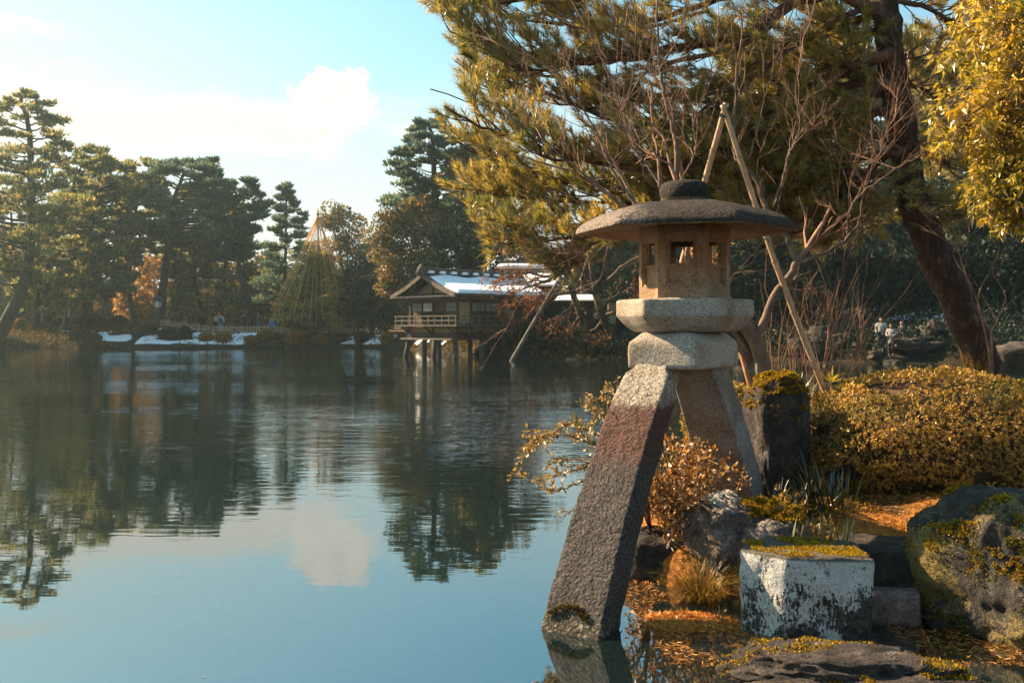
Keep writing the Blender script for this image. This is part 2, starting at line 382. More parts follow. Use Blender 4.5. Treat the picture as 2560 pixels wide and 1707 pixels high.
# thin winter haze over the far bank
HAZE = .00042
m, t = material('haze')
pv = t.n('ShaderNodeVolumePrincipled'); pv.inputs['Color'].default_value = (.72, .92, .95, 1); pv.inputs['Density'].default_value = HAZE; pv.inputs['Anisotropy'].default_value = .62
t.n('ShaderNodeOutputMaterial', Volume=pv)
if HAZE: MB().box((0, 60, 15.0), (290, 220, 34.2)).put('haze', m, kind='stuff')
# ---------------------------------------------------------------- the two-legged stone lantern
def mat_granite(name, base, dark, light, sc=1., bump=.5, tone=None, bd=.014):
    m, t = material(name); tc = t.n('ShaderNodeTexCoord'); v = tc.outputs['Object']
    sp1 = t.noise(v, 95 * sc, 3., .7); sp2 = t.noise(v, 38 * sc, 4., .65); big = t.noise(v, 3.2, 5., .6)
    c_ = t.ramp(sp1, [(.34, dark), (.47, base), (.56, base), (.68, light)])
    c_ = t.mix(t.rng(big, .42, .66), c_, t.mix(1., c_, (.70, .62, .55), 'MULTIPLY'))
    if tone: c_ = tone(t, v, c_, big)
    h = t.m('MULTIPLY_ADD', sp2, 1.3, sp1)
    h = t.m('MULTIPLY_ADD', t.noise(v, 16 * sc, 3.), 1.2, h)
    bp = t.n('ShaderNodeBump', Strength=bump, Distance=bd, Height=h)
    finish(t, t.n('ShaderNodeBsdfPrincipled', Base_Color=c_, Roughness=.88, Specular_IOR_Level=.25, Normal=bp)); return m
def tone_leg(t, v, c_, big):
    z = t.m('MULTIPLY_ADD', t.m('SUBTRACT', t.noise(v, 22., 4., .7), .5), .16, t.n('ShaderNodeSeparateXYZ', _0=v).outputs[2])
    maroon = t.ramp(t.noise(v, 60., 3.), [(.35, (.045, .020, .015)), (.66, (.15, .072, .054))])
    blk = t.ramp(t.noise(v, 70., 3.), [(.35, (.020, .016, .015)), (.68, (.13, .108, .098))])
    stain = t.mix(t.rng(t.m('MULTIPLY_ADD', t.noise(v, 4., 4.), .35, z), 1.28, .95), maroon, blk)
    c_ = t.mix(t.rng(z, 1.33, 1.25), c_, stain)
    foot = t.mix(t.rng(t.noise(v, 30., 5., .75), .5, .62), (.05, .04, .025), (.26, .24, .20))
    return t.mix(t.rng(z, .15, .04), c_, foot)
def tone_dark(t, v, c_, big):
    dn = t.n('ShaderNodeSeparateXYZ', _0=t.n('ShaderNodeNewGeometry').outputs['True Normal']).outputs[2]   # the sheltered underside keeps its pale stone
    c0 = t.mix(1., c_, (.95, .74, .52), 'MULTIPLY')
    wth = t.mix(t.rng(t.noise(v, 2.2, 4.), .38, .62), t.ramp(t.noise(v, 85., 3., .7), [(.36, (.008, .007, .007)), (.54, (.026, .022, .020)), (.70, (.12, .095, .08))]),
                 t.ramp(t.noise(v, 80., 3., .7), [(.36, (.014, .010, .009)), (.54, (.048, .031, .025)), (.70, (.20, .14, .105))]))
    px = t.n('ShaderNodeSeparateXYZ', _0=v).outputs      # sunlit left rim: its brightness painted in, with some granite bared
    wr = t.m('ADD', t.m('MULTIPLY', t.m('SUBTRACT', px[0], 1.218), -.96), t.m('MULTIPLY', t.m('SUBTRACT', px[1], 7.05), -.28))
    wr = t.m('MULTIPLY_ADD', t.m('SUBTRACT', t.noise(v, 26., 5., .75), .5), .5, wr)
    lit_worn = t.ramp(t.noise(v, 75., 3., .7), [(.36, (.07, .05, .042)), (.5, (.22, .165, .135)), (.66, (.46, .38, .32))])
    wth = t.mix(t.rng(wr, .38, .66), wth, lit_worn)
    return t.mix(t.rng(dn, -.35, -.6), wth, c0)
def tone_bounce(t, v, c_, big):  # warm bounce light in the shade under the cap, painted into the granite
    z = t.n('ShaderNodeSeparateXYZ', _0=v).outputs[2]
    return t.mix(t.rng(t.m('MULTIPLY_ADD', big, .35, z), 2.06, 2.50), t.mix(1., c_, (1., .86, .74), 'MULTIPLY'), t.mix(1., c_, (.98, .62, .40), 'MULTIPLY'))
G1 = ((.375, .322, .262), (.075, .062, .052), (.66, .59, .49))
M_GRAN = mat_granite('pale_granite', *G1, 1., .55)
M_BOX = mat_granite('firebox_granite', *G1, 1.1, .5, tone_bounce)
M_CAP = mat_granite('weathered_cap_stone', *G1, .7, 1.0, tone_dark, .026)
M_LEG = mat_granite('stained_leg_granite', *G1, .55, 1.0, tone_leg, .03)
M_LEG2 = mat_granite('rear_leg_granite', (.26, .245, .225), (.06, .055, .05), (.48, .45, .41), .9, .7)
LC = Vector((1.218, 7.05, 0)); PHI = -R(13.6)             # axis; the front facet turned a little to the left of the viewer
U_ = Vector((-.545, -.839, 0)).normalized(); V_ = Vector((.839, -.545, 0)).normalized()   # out along the front leg; across it
lan = thing('stone_lantern', 'two-legged granite lantern with a wide hexagonal cap, one leg standing in the pond', 'lantern', LC)
def hexring(r, z, rnd, k_=9, rot=PHI, c=LC):
    """hexagon of circumradius r with corners rounded by the share rnd (1 = circle)"""
    out = []
    for s_ in range(6):
        for fr_ in (.006, .03, .075, .15, .24, .34, .45, .55, .66, .76, .85, .925, .97, .994):
            a = (fr_ - .5) * R(60); ap = r * math.cos(R(30)); hexr = ap / math.cos(a)
            rr = hexr * (1 - rnd) + r * (.955) * rnd
            if rnd < .9: rr = min(rr, r * (1 - .012))
            th = rot + R(60) * s_ + a
            out.append(Vector((c.x + rr * math.sin(th), c.y - rr * math.cos(th), z)))
    return out
def chip(me, amp, sc, seed):
    V = np.empty(len(me.vertices) * 3, np.float32); me.vertices.foreach_get('co', V); V = V.reshape(-1, 3)
    N = np.empty_like(V); me.vertices.foreach_get('normal', N.reshape(-1))
    V = V + N * (fbm(V, sc, 4, seed) * amp)[:, None]; me.vertices.foreach_set('co', V.astype(np.float32).ravel()); me.update(); return me
def refine(prof, step):
    out = [prof[0]]
    for a, b in zip(prof, prof[1:]):
        n = max(1, int(math.dist(a[:2], b[:2]) / step))
        for j in range(1, n + 1): out.append(tuple(a[i] + (b[i] - a[i]) * j / n for i in range(3)))
    return out
def hexbody(name, prof, mat, amp, seed, k_=14, sc=9.):
    b = MB(); b.loft([hexring(r, z, q_, k_) for r, z, q_ in refine(prof, .02)])
    put(name, chip(b.mesh(name, True), amp, sc, seed), mat, lan)
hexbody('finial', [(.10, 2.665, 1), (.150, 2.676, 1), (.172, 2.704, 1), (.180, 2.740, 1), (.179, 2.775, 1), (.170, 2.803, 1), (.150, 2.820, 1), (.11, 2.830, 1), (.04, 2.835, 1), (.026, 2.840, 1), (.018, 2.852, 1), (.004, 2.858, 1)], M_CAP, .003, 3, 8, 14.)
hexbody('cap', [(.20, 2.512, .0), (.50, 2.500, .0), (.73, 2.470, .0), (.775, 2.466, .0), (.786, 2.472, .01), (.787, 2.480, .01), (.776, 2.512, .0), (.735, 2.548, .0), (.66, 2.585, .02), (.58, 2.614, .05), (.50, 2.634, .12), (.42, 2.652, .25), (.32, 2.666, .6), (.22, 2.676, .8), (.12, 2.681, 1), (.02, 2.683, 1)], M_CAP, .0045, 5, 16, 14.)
hexbody('platform', [(.02, 1.998, 0), (.40, 1.998, 0), (.466, 1.993, .0), (.480, 1.989, .0), (.486, 1.982, .0), (.486, 1.880, .0), (.481, 1.872, .0), (.43, 1.818, .03), (.385, 1.782, .08), (.355, 1.768, .1), (.02, 1.764, .1)], M_GRAN, .0025, 9, 14, 10.)
# fire box: six carved walls, each with a window, a sunk field below it and a raised border
def firebox():
    b = bmesh.new(); Ro, th = .318, .048
    ub = [0, .165, .20, .22, .78, .80, .835, 1]; zb = [1.999, 2.085, 2.10, 2.215, 2.235, 2.386, 2.400, 2.514]
    dep = {}                                                  # None = hole; a number = how far the face is sunk
    for i in range(7):
        for j in range(7):
            d = 0.
            if 1 <= i <= 5 and 1 <= j <= 5: d = .010
            if 2 <= i <= 4 and 2 <= j <= 4: d = .016
            if i == 3 and j == 2: d = .030
            if i == 3 and j == 4: d = None
            if 2 <= i <= 4 and j == 3: d = .012
            if i == 3 and j == 3: d = .02
            dep[i, j] = d
    def P(s_, u, z, d):
        n = PHI + R(60) * s_; ap = Ro * math.cos(R(30)) - d
        c_ = Vector((math.sin(n), -math.cos(n), 0)); tg = Vector((math.cos(n), math.sin(n), 0))
        return LC + c_ * ap + tg * ((u - .5) * 2 * ap * math.tan(R(30)) if d == 0 or d > .04 else (u - .5) * Ro) + Vector((0, 0, z))
    def quad(*p): b.faces.new([b.verts.new(x) for x in p])
    for s_ in range(6):
        for i in range(7):
            for j in range(7):
                u0, u1, z0, z1 = ub[i], ub[i + 1], zb[j], zb[j + 1]; d = dep[i, j]
                if d is not None:
                    quad(P(s_, u0, z0, d), P(s_, u1, z0, d), P(s_, u1, z1, d), P(s_, u0, z1, d))
                    quad(P(s_, u1, z0, th), P(s_, u0, z0, th), P(s_, u0, z1, th), P(s_, u1, z1, th))
                e = th if d is None else d
                for (ni, nj, q_) in ((i + 1, j, 0), (i, j + 1, 1)):
                    if ni > 6 or nj > 6: continue
                    d2 = dep[ni, nj]; e2 = th if d2 is None else d2
                    if abs(e - e2) < 1e-6: continue
                    if q_ == 0: quad(P(s_, u1, z0, e), P(s_, u1, z0, e2), P(s_, u1, z1, e2), P(s_, u1, z1, e))
                    else: quad(P(s_, u0, z1, e), P(s_, u1, z1, e), P(s_, u1, z1, e2), P(s_, u0, z1, e2))
        quad(P(s_, 0, zb[-1], 0), P(s_, 1, zb[-1], 0), P(s_, 1, zb[-1], th), P(s_, 0, zb[-1], th))
        quad(P(s_, 1, zb[0], 0), P(s_, 0, zb[0], 0), P(s_, 0, zb[0], th), P(s_, 1, zb[0], th))
    bmesh.ops.remove_doubles(b, verts=b.verts, dist=.0004); bmesh.ops.recalc_face_normals(b, faces=b.faces)
    me = bpy.data.meshes.new('firebox'); b.to_mesh(me); b.free(); return me
fb = put('firebox', firebox(), M_BOX, lan)
bv = fb.modifiers.new('edge', 'BEVEL'); bv.width = .004; bv.segments = 2; bv.limit_method = 'ANGLE'; bv.angle_limit = R(35)
# rounded block loft: centre line stations with width (across V) and thickness
def rrect(c, ax, ay, hx, hy, rd, n=6, m_=10):
    out = []
    for (sx, sy, a0_) in ((1, 1, 0), (-1, 1, 90), (-1, -1, 180), (1, -1, 270)):
        cx_, cy_ = sx * (hx - rd), sy * (hy - rd)
        arc = [(cx_ + rd * math.cos(R(a0_ + 90 * i / n)), cy_ + rd * math.sin(R(a0_ + 90 * i / n))) for i in range(n + 1)]
        out += arc
        nx = {(1, 1): (-(hx - rd), hy), (-1, 1): (-hx, -(hy - rd)), (-1, -1): (hx - rd, -hy), (1, -1): (hx, hy - rd)}[(sx, sy)]
        for i in range(1, m_): out.append((arc[-1][0] + (nx[0] - arc[-1][0]) * i / m_, arc[-1][1] + (nx[1] - arc[-1][1]) * i / m_))
    return [c + ax * x + ay * y for x, y in out]
b = MB(); BH = [(1.512, -.035), (1.516, -.012), (1.525, 0), (1.60, 0), (1.68, 0), (1.70, -.006), (1.735, -.040), (1.757, -.066), (1.766, -.085)]
pr = refine([(z, d, 0) for z, d in BH], .02)
b.loft([rrect(LC + Vector((0, 0, z)), V_, U_, .265 + d, .375 + d, .03 + max(0, -d) * .3) for z, d, _ in pr])
blk = put('base_block', chip(b.mesh('base_block', True), .005, 11., 21), M_GRAN, lan)
def leg(name, line, mat, seed, amp):
    """line: (centre of the outer face, half width, thickness) from the foot up; thickness goes inward"""
    b = MB(); rings = []; n = len(line)
    for i in range(n):
        p, hw, th, dn = line[i]
        rings.append(rrect(p - dn * (th / 2), V_, dn, hw, th / 2, .022))
    b.loft(rings); return put(name, chip(b.mesh(name, True), amp, 9., seed), mat, lan)
def front_pts():
    zs = [-.62, -.3, 0, .3, .6, .9, 1.2, 1.40, 1.50, 1.588, 1.60]; Ls = [-.22, -.13, 0, .165, .345, .545, .775, .96, 1.07, 1.185, 1.215]
    out = []
    for k_ in range(60):
        z = zs[0] + (zs[-1] - zs[0]) * k_ / 59; L = np.interp(z, zs, Ls); L2 = np.interp(z + .02, zs, Ls)
        p = Vector((.334, 5.83, 0)) - U_ * L + Vector((0, 0, z))
        d = (-U_ * (L2 - L) + Vector((0, 0, .02))).normalized(); dn = (V_.cross(d)); dn = dn if dn.dot(U_) > 0 else -dn
        hw = np.interp(z, [-.62, 0, 1.2, 1.45, 1.49, 1.52, 1.6], [.215, .203, .182, .170, .160, .125, .118])
        th = np.interp(z, [-.62, 0, 1.0, 1.6], [.26, .235, .225, .22]); out.append((p, hw, th, dn))
    return out
leg('front_leg', front_pts(), M_LEG, 31, .007)
def rear_pts():
    out = []
    a = LC - U_ * .02 + Vector((0, 0, 1.60)); e = Vector((1.70, 7.79, .40))
    for k_ in range(44):
        f = k_ / 43; p0 = e + (a - e) * f - U_ * (.05 * math.sin(f * math.pi)); d = (a - e).normalized(); dn = V_.cross(d); dn = dn if dn.dot(U_) < 0 else -dn
        out.append((p0 + dn * .23, np.interp(f, [0, 1], [.225, .168]), .23, dn))
    return out
leg('rear_leg', rear_pts(), M_LEG2, 37, .006)
# moss tufts on the foot of the front leg, at the old waterline
pts = []; dr = []
for i in range(420):
    a = random.uniform(-.16, .10); zz = .10 + .045 * math.cos((a + .03) * 14) + random.gauss(0, .012)
    L = np.interp(zz, [0, .3], [0, .165]); p = Vector((.334, 5.83, zz)) - U_ * (L - .004) + V_ * a
    pts.append(p); dr.append(U_ * .9 + Vector((random.uniform(-.7, .7), random.uniform(-.7, .7), random.uniform(-.2, .9))))
Vv, Ff = blades(np.array([tuple(p) for p in pts]), np.array([tuple(p) for p in dr]), rng.uniform(.012, .03, 420), .009)
M_MOSSD = mat_leaf('dry_moss', [(.05, .035, .008), (.13, .085, .015), (.22, .13, .025)], .2, 0)
put('moss', npmesh('moss', Vv, Ff), M_MOSSD, lan, kind='stuff')
# ---------------------------------------------------------------- the far bank: trees, tea house, fence, people
M_BARKF = mat_solid('dark_pine_bark', (.012, .010, .008), (.045, .030, .021), 3., .9, .8, 9., stretch=(1, 1, .3), bdist=.05)
M_BARKR = mat_solid('red_pine_bark', (.06, .028, .016), (.20, .095, .05), 3., .9, .8, 9., stretch=(1, 1, .3), bdist=.05)
M_PINEF = mat_leaf('far_pine_needles', [(.050, .085, .055), (.11, .135, .056), (.26, .235, .07), (.44, .32, .085)], .58, .02, pos=[0, .28, .60, 1])
M_PINEB = mat_leaf('far_blue_pine_needles', [(.042, .090, .075), (.09, .14, .09), (.20, .20, .08)], .5, .02)
M_PINEW = mat_leaf('wrapped_pine_needles', [(.12, .14, .05), (.30, .24, .06), (.54, .36, .07)], .55, .02)
M_BROADF = mat_leaf('evergreen_oak_leaves', [(.05, .058, .022), (.13, .105, .028), (.30, .18, .034), (.48, .25, .04)], .45, .04, .5, pos=[0, .45, .8, 1])
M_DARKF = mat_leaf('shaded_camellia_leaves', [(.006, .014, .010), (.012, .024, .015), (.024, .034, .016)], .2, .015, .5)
M_BROWNF = mat_leaf('winter_oak_leaves', [(.18, .11, .045), (.40, .21, .065), (.60, .31, .08)], .6, .0)
M_TWIG = mat_solid('winter_twigs', (.06, .035, .022), (.16, .095, .06), 6., .9, 0)

def tufts(cs, rad, n, size, up=.7, flat=.32):
    """needle tufts filling flattened pads: triangles that point out and up"""
    cs = np.asarray(cs, float); rad = np.asarray(rad, float); k_ = rng.integers(0, len(cs), n)
    q_ = rvec(n) * (rng.random((n, 1)) ** .45); q_[:, 2] = np.where(q_[:, 2] < 0, q_[:, 2] * .55, q_[:, 2])
    p = cs[k_] + q_ * rad[k_][:, None] * np.array([1, 1, flat])
    d = unit(unit(q_) * np.array([1, 1, .6]) + np.array([0, 0, up]) + rng.normal(size=(n, 3)) * .35)
    s_ = size * rng.uniform(.6, 1.35, n)
    return blades(p, d, s_, s_ * .55, 'needle')
def leaves(cs, rad, n, size, shell=.55):
    cs = np.asarray(cs, float); rad = np.asarray(rad, float); k_ = rng.integers(0, len(cs), n)
    q_ = rvec(n) * (shell + (1 - shell) * rng.random((n, 1)) ** .6)
    p = cs[k_] + q_ * rad[k_][:, None] * np.array([1, 1, .8]); s_ = size * rng.uniform(.6, 1.3, n)
    return blades(p, unit(q_ + rvec(n) * .9), s_, s_ * .6, 'leaf')

def far_pine(label, trunk, Y, prof, mat, n=5200, pads=34, bark=None, group=None, size=.42, rpad=(.16, .30), name='pine_tree', tr=(.36, .10), low=0.):
    """trunk: pixel polyline from the root up; prof: (pixel row, left reach, right reach) rows of the crown"""
    s_ = Y / F; T = [at(px, py, Y) for px, py in trunk]; base = T[0]
    T[0] = Vector((base.x, base.y, float(far_h(base.x, base.y)) - .2))
    line = smoothline(T, 5, .05)
    th = thing(name, label, 'tree', T[0] + Vector((0, 0, .2)), group)
    wd = MB(); wd.tube(line, [tr[0] + (tr[1] - tr[0]) * i / (len(line) - 1) for i in range(len(line))], 8)
    pr = np.array(prof, float); cs = []; rd = []
    tz = np.array([p.z for p in line]); tx = np.array([p.x for p in line]); ty = np.array([p.y for p in line])
    o_ = np.argsort(tz)
    top, bot = pr[0, 0], pr[-1, 0]
    pads = int(pads * 1.4)
    for k_ in range(pads):
        f = (k_ + random.random() * .8) / pads; row = top + (bot - top) * f ** .9
        l_, r_ = np.interp(row, pr[:, 0], pr[:, 1]), np.interp(row, pr[:, 0], pr[:, 2]); z = H - (row - HY) * s_
        hw = max((r_ - l_) / 2 * s_, .5); mid = ((l_ + r_) / 2 - 1280) * s_
        side = (-1 if k_ % 2 else 1) * (random.random() ** .6); dep = random.uniform(-1, 1) * math.sqrt(max(0, 1 - side * side * .8))
        rp = max(hw * random.uniform(*rpad), .55); reach = max(hw - rp * .8, 0)
        c_ = Vector((mid + side * reach, Y + dep * hw * .8, z))
        cs.append(tuple(c_)); rd.append(rp)
        for e_ in range(random.randint(1, 3)):
            a_ = random.random() * 6.28; q_ = rp * random.uniform(.7, 1.0)
            cs.append((c_.x + math.cos(a_) * q_, c_.y + math.sin(a_) * q_, c_.z + random.uniform(-.35, .3))); rd.append(rp * random.uniform(.45, .8))
        zt = min(max(z - hw * .12 - .3, tz.min() + .5), tz.max())
        a = Vector((np.interp(zt, tz[o_], tx[o_]), np.interp(zt, tz[o_], ty[o_]), zt))
        mdp = (a + c_) / 2 + Vector((0, 0, -.10 * (c_ - a).length * random.random()))
        r0 = max(.045, tr[0] * .30 * min(1, (c_ - a).length / 5)); wd.tube(smoothline([a, mdp, c_], 3, .06), [r0 * (1 - .12 * i) for i in range(7)], 5, False)
    wd.put('trunk', bark or M_BARKF, th, True)
    put('crown', npmesh('crown', *tufts(cs, np.array(rd) * 1.12, int(n * 2.0), size)), mat, th)
    return th
def far_broad(label, trunk, Y, blobs, mat, n=7000, size=.34, name='broadleaf_tree', tr=(.3, .08), group=None, clump=.9, per=9):
    """blobs: (px, py, rx, ry) lobes of the crown in photo pixels"""
    s_ = Y / F; T = [at(px, py, Y) for px, py in trunk]; b0 = T[0]; T[0] = Vector((b0.x, b0.y, float(far_h(b0.x, b0.y)) - .2))
    th = thing(name, label, 'tree', T[0] + Vector((0, 0, .2)), group); line = smoothline(T, 4, .05)
    wd = MB(); wd.tube(line, [tr[0] + (tr[1] - tr[0]) * i / (len(line) - 1) for i in range(len(line))], 7)
    cs = []; rd = []
    for (px, py, rx, ry) in blobs:
        c_ = at(px, py, Y); rx *= s_; ry *= s_
        for k_ in range(per):
            q_ = Vector(rvec(1)[0]) * random.uniform(.55, 1.0); q_.y = -abs(q_.y) if random.random() < .7 else q_.y
            p = c_ + Vector((q_.x * rx, q_.y * min(rx, 3.5), q_.z * ry)); cs.append(tuple(p)); rd.append(clump * random.uniform(.6, 1.3))
        a = line[int(len(line) * .6)]; wd.tube(smoothline([a, (a + c_) / 2 + Vector((0, 0, .3)), c_], 3, .08), [tr[0] * .4 * (1 - .11 * i) for i in range(7)], 5, False)
    wd.put('trunk', M_BARKF, th, True); put('crown', npmesh('crown', *leaves(cs, rd, int(n * 1.7), size)), mat, th); return th

G_PN = 'pines along the far bank'
far_pine('tallest pine, with a leaning curved trunk, at the water\'s edge beside the snowy mound', [(-12, 862), (30, 780), (62, 700), (76, 600), (78, 500), (76, 400), (72, 320), (52, 245)], 87.5,
         [(228, 20, 85), (265, 2, 130), (310, -30, 165), (350, -45, 158), (400, -60, 180), (470, -90, 190), (560, -90, 180), (640, -90, 150), (700, -60, 120)], M_PINEF, 7500, 52, size=.38, tr=(.62, .14), rpad=(.22, .34))
far_pine('dense pine with a domed crown right of the tall leaning pine', [(118, 818), (118, 700), (150, 560), (190, 450)], 97, [(372, 205, 275), (430, 150, 300), (500, 120, 340), (580, 110, 350), (640, 110, 330)], M_PINEF, 7600, 40, group=G_PN, tr=(.5, .12))
far_pine('pine with a thick straight trunk above the clipped hedge', [(222, 822), (218, 720), (225, 600), (240, 480)], 93, [(400, 215, 330), (470, 180, 370), (560, 170, 370), (650, 180, 370), (730, 190, 350)], M_PINEF, 6800, 38, group=G_PN, tr=(.55, .12))
far_pine('small pine low over the bank, propped by two slanting poles', [(205, 835), (210, 780), (235, 700)], 90.5, [(610, 200, 330), (660, 180, 345), (720, 190, 330), (752, 200, 300)], M_PINEF, 2600, 16, tr=(.2, .08), group=G_PN)
far_pine('broad flat-topped pine in the middle of the left bank, its dark trunk forking high', [(398, 828), (410, 700), (425, 590), (436, 500), (460, 430)], 95, [(396, 440, 545), (430, 370, 560), (480, 345, 590), (540, 350, 600), (600, 380, 590)], M_PINEB, 7800, 40, group=G_PN, tr=(.45, .14))
far_pine('thinner pine behind the wooden lamp post, crown merging with its neighbours', [(345, 828), (325, 740), (330, 600), (350, 460)], 101, [(400, 300, 400), (450, 290, 430), (540, 290, 440), (640, 290, 420)], M_PINEF, 5400, 30, group=G_PN, tr=(.36, .1))
far_pine('pine with a wide drooping crown, trunk leaning towards the people on the path', [(650, 828), (625, 760), (600, 680), (585, 590), (590, 480)], 96, [(450, 545, 640), (490, 520, 668), (545, 500, 672), (600, 520, 640), (650, 530, 620)], M_PINEB, 5600, 30, group=G_PN, tr=(.42, .1))
far_pine('red-barked pine standing behind the group of people', [(560, 828), (555, 760), (565, 640), (555, 540)], 102, [(500, 480, 610), (560, 460, 640), (640, 470, 650), (700, 500, 640)], M_PINEF, 4600, 26, bark=M_BARKR, group=G_PN, tr=(.34, .1))
far_pine('bent pine with low boughs behind the bamboo fence', [(500, 826), (502, 770), (485, 700), (490, 600)], 98, [(590, 420, 560), (660, 400, 580), (740, 430, 600), (790, 440, 590)], M_PINEF, 4600, 24, group=G_PN, tr=(.3, .1))
far_pine('slender spire-shaped conifer rising between the pines and the roped tree', [(712, 820), (712, 700), (714, 600), (716, 462)], 112, [(462, 706, 728), (500, 690, 742), (540, 672, 768), (600, 655, 780), (680, 640, 790), (760, 640, 800)], M_PINEB, 5200, 36, tr=(.3, .06), size=.42, rpad=(.2, .36), name='conifer_tree')
far_pine('tall ragged pine on the skyline above the tea house', [(1092, 800), (1095, 620), (1088, 480), (1082, 360), (1072, 310)], 84, [(305, 1045, 1110), (345, 1015, 1150), (395, 980, 1190), (450, 972, 1200), (500, 955, 1230), (560, 945, 1220)], M_PINEB, 6200, 34, tr=(.42, .1), size=.40, rpad=(.16, .30))
far_pine('reddish pine half hidden behind the near pine boughs', [(1215, 800), (1205, 600), (1190, 430), (1180, 330)], 82, [(330, 1130, 1230), (400, 1120, 1290), (470, 1110, 1310), (540, 1120, 1320)], M_PINEF, 4600, 26, bark=M_BARKR, tr=(.4, .1))
far_broad('airy half-bare tree with an olive crown right of the roped pine', [(870, 828), (865, 740), (855, 640)], 104, [(830, 545, 35, 28), (875, 560, 42, 34), (835, 610, 60, 40), (890, 620, 55, 40), (850, 690, 70, 50)], M_BROADF, 3600, .30, clump=1.0)
far_broad('rounded evergreen oak with sunlit golden leaves left of the tea house', [(1030, 812), (1035, 720), (1050, 640)], 82, [(1060, 560, 95, 60), (1000, 640, 62, 50), (1130, 590, 90, 70), (985, 710, 45, 40), (1050, 650, 70, 50), (1120, 545, 100, 62), (1190, 590, 90, 70), (955, 605, 55, 50), (1010, 560, 60, 50)], M_BROADF, 15000, .24, clump=.85, per=13)
far_broad('tall olive-gold evergreen rising behind the tea house roof into the near pine boughs', [(1190, 806), (1190, 650), (1200, 520)], 85, [(1170, 440, 80, 60), (1250, 420, 90, 70), (1110, 500, 75, 55), (1220, 530, 110, 70), (1310, 500, 90, 80), (1150, 590, 100, 60)], M_BROADF, 13000, .27, clump=1.0, per=12, tr=(.4, .1))
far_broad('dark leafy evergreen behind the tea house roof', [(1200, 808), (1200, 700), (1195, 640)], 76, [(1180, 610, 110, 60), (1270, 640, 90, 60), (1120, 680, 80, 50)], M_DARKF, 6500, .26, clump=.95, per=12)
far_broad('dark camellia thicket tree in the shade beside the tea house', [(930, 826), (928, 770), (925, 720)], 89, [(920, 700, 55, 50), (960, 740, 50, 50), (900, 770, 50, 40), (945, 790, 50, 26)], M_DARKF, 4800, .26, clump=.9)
for (px, top, Y, l_, r_, lb) in ((30, 470, 99, -60, 130, 'pine behind the leaning curved trunk'), (175, 430, 104, 110, 260, 'pine rising between the domed pine and the thick straight one'), (470, 470, 104, 390, 560, 'pine filling the gap left of the drooping pine'), (90, 600, 92, 10, 170, 'young low pine on the mound')):
    far_pine(lb, [(px, 826), (px + 6, 700), (px - 4, top + 40)], Y, [(top, px - 20, px + 25), (top + 50, l_, r_), (top + 120, l_ - 10, r_ + 10), (top + 190, l_, r_)], M_PINEF, 3600, 20, group=G_PN, tr=(.3, .08))
# the wood behind the bank pines: trees of its second row
far2 = [(-70, 560, 118, M_PINEF), (40, 600, 122, M_BROWNF), (130, 640, 116, M_BROWNF), (270, 610, 124, M_PINEF), (400, 640, 118, M_BROWNF), (480, 600, 126, M_PINEF), (610, 640, 120, M_BROADF), (690, 640, 124, M_PINEF), (780, 620, 116, M_BROADF), (950, 610, 112, M_PINEB), (1010, 660, 108, M_BROADF)]
far_names = ['pine of the second row behind the tall leaning pine', 'brown-leaved tree seen between the leaning pine trunk and its neighbour', 'brown winter tree behind the domed pine', 'back-row pine behind the thick straight trunk', 'rust-brown tree behind the wooden lamp post', 'back-row pine behind the two white-clad visitors', 'olive tree behind the visitor in black', 'back-row pine left of the rope cone', 'golden-green tree behind the rope cone', 'blue-green pine behind the camellia thicket', 'olive tree between the camellia and the golden oak']
for (px, top, Y, mt), lb in zip(far2, far_names):
    h_ = 830 - top
    far_broad(lb, [(px, 828), (px + 4, 780), (px, top + h_ * .45)], Y, [(px, top + 40, 62, 40), (px - 45, top + 95, 60, 45), (px + 45, top + 100, 60, 45), (px, top + 150, 75, 40), (px - 30, 770, 70, 40), (px + 30, 800, 70, 26)], mt, 6500, .45, clump=1.4, per=9, tr=(.26, .1), group='second row of trees on the far bank')

# --- roped pine (snow-guard ropes hung from a centre pole)
Yr = 89.5
far_pine('low spreading pine inside the cone of snow ropes', [(790, 852), (788, 780), (800, 690)], Yr, [(635, 778, 808), (690, 745, 850), (745, 712, 885), (780, 680, 912), (822, 690, 910)], M_PINEW, 5200, 30, tr=(.26, .08), size=.36, rpad=(.16, .28))
M_ROPE = mat_solid('straw_rope', (.60, .29, .08), (.80, .45, .15), 8., .9, 0)
M_POLE = mat_solid('weathered_pole', (.09, .055, .03), (.22, .14, .08), 4., .85, .2, stretch=(1, 1, .2))
apex = at(795, 536, Yr); foot = at(793, 862, Yr); rp = thing('snow_rope_cone', 'cone of straw snow ropes hung from a tall pole over the low pine', 'rope cone', Vector((foot.x, foot.y, 0)))
MB().tube([foot - Vector((0, 0, .3)), apex + Vector((0, 0, .35))], [.10, .06], 7).put('centre_pole', M_POLE, rp, True)
MB().tube([apex + Vector((0, 0, -.1)), apex + Vector((0, 0, .15)), apex + Vector((0, 0, .35))], [.14, .12, .03], 7).put('rope_knot', M_ROPE, rp, True)
for i in range(38):
    a = i / 38 * 2 * math.pi + random.uniform(-.04, .04); rr = random.uniform(3.1, 4.1)
    e = Vector((apex.x + math.cos(a) * rr - .4, apex.y + math.sin(a) * rr, random.uniform(1.7, 3.6)))
    md = (apex + e) / 2 - Vector((0, 0, .12))
    MB().tube([apex, md, e], .019, 4, False).put('rope', M_ROPE, rp, True)
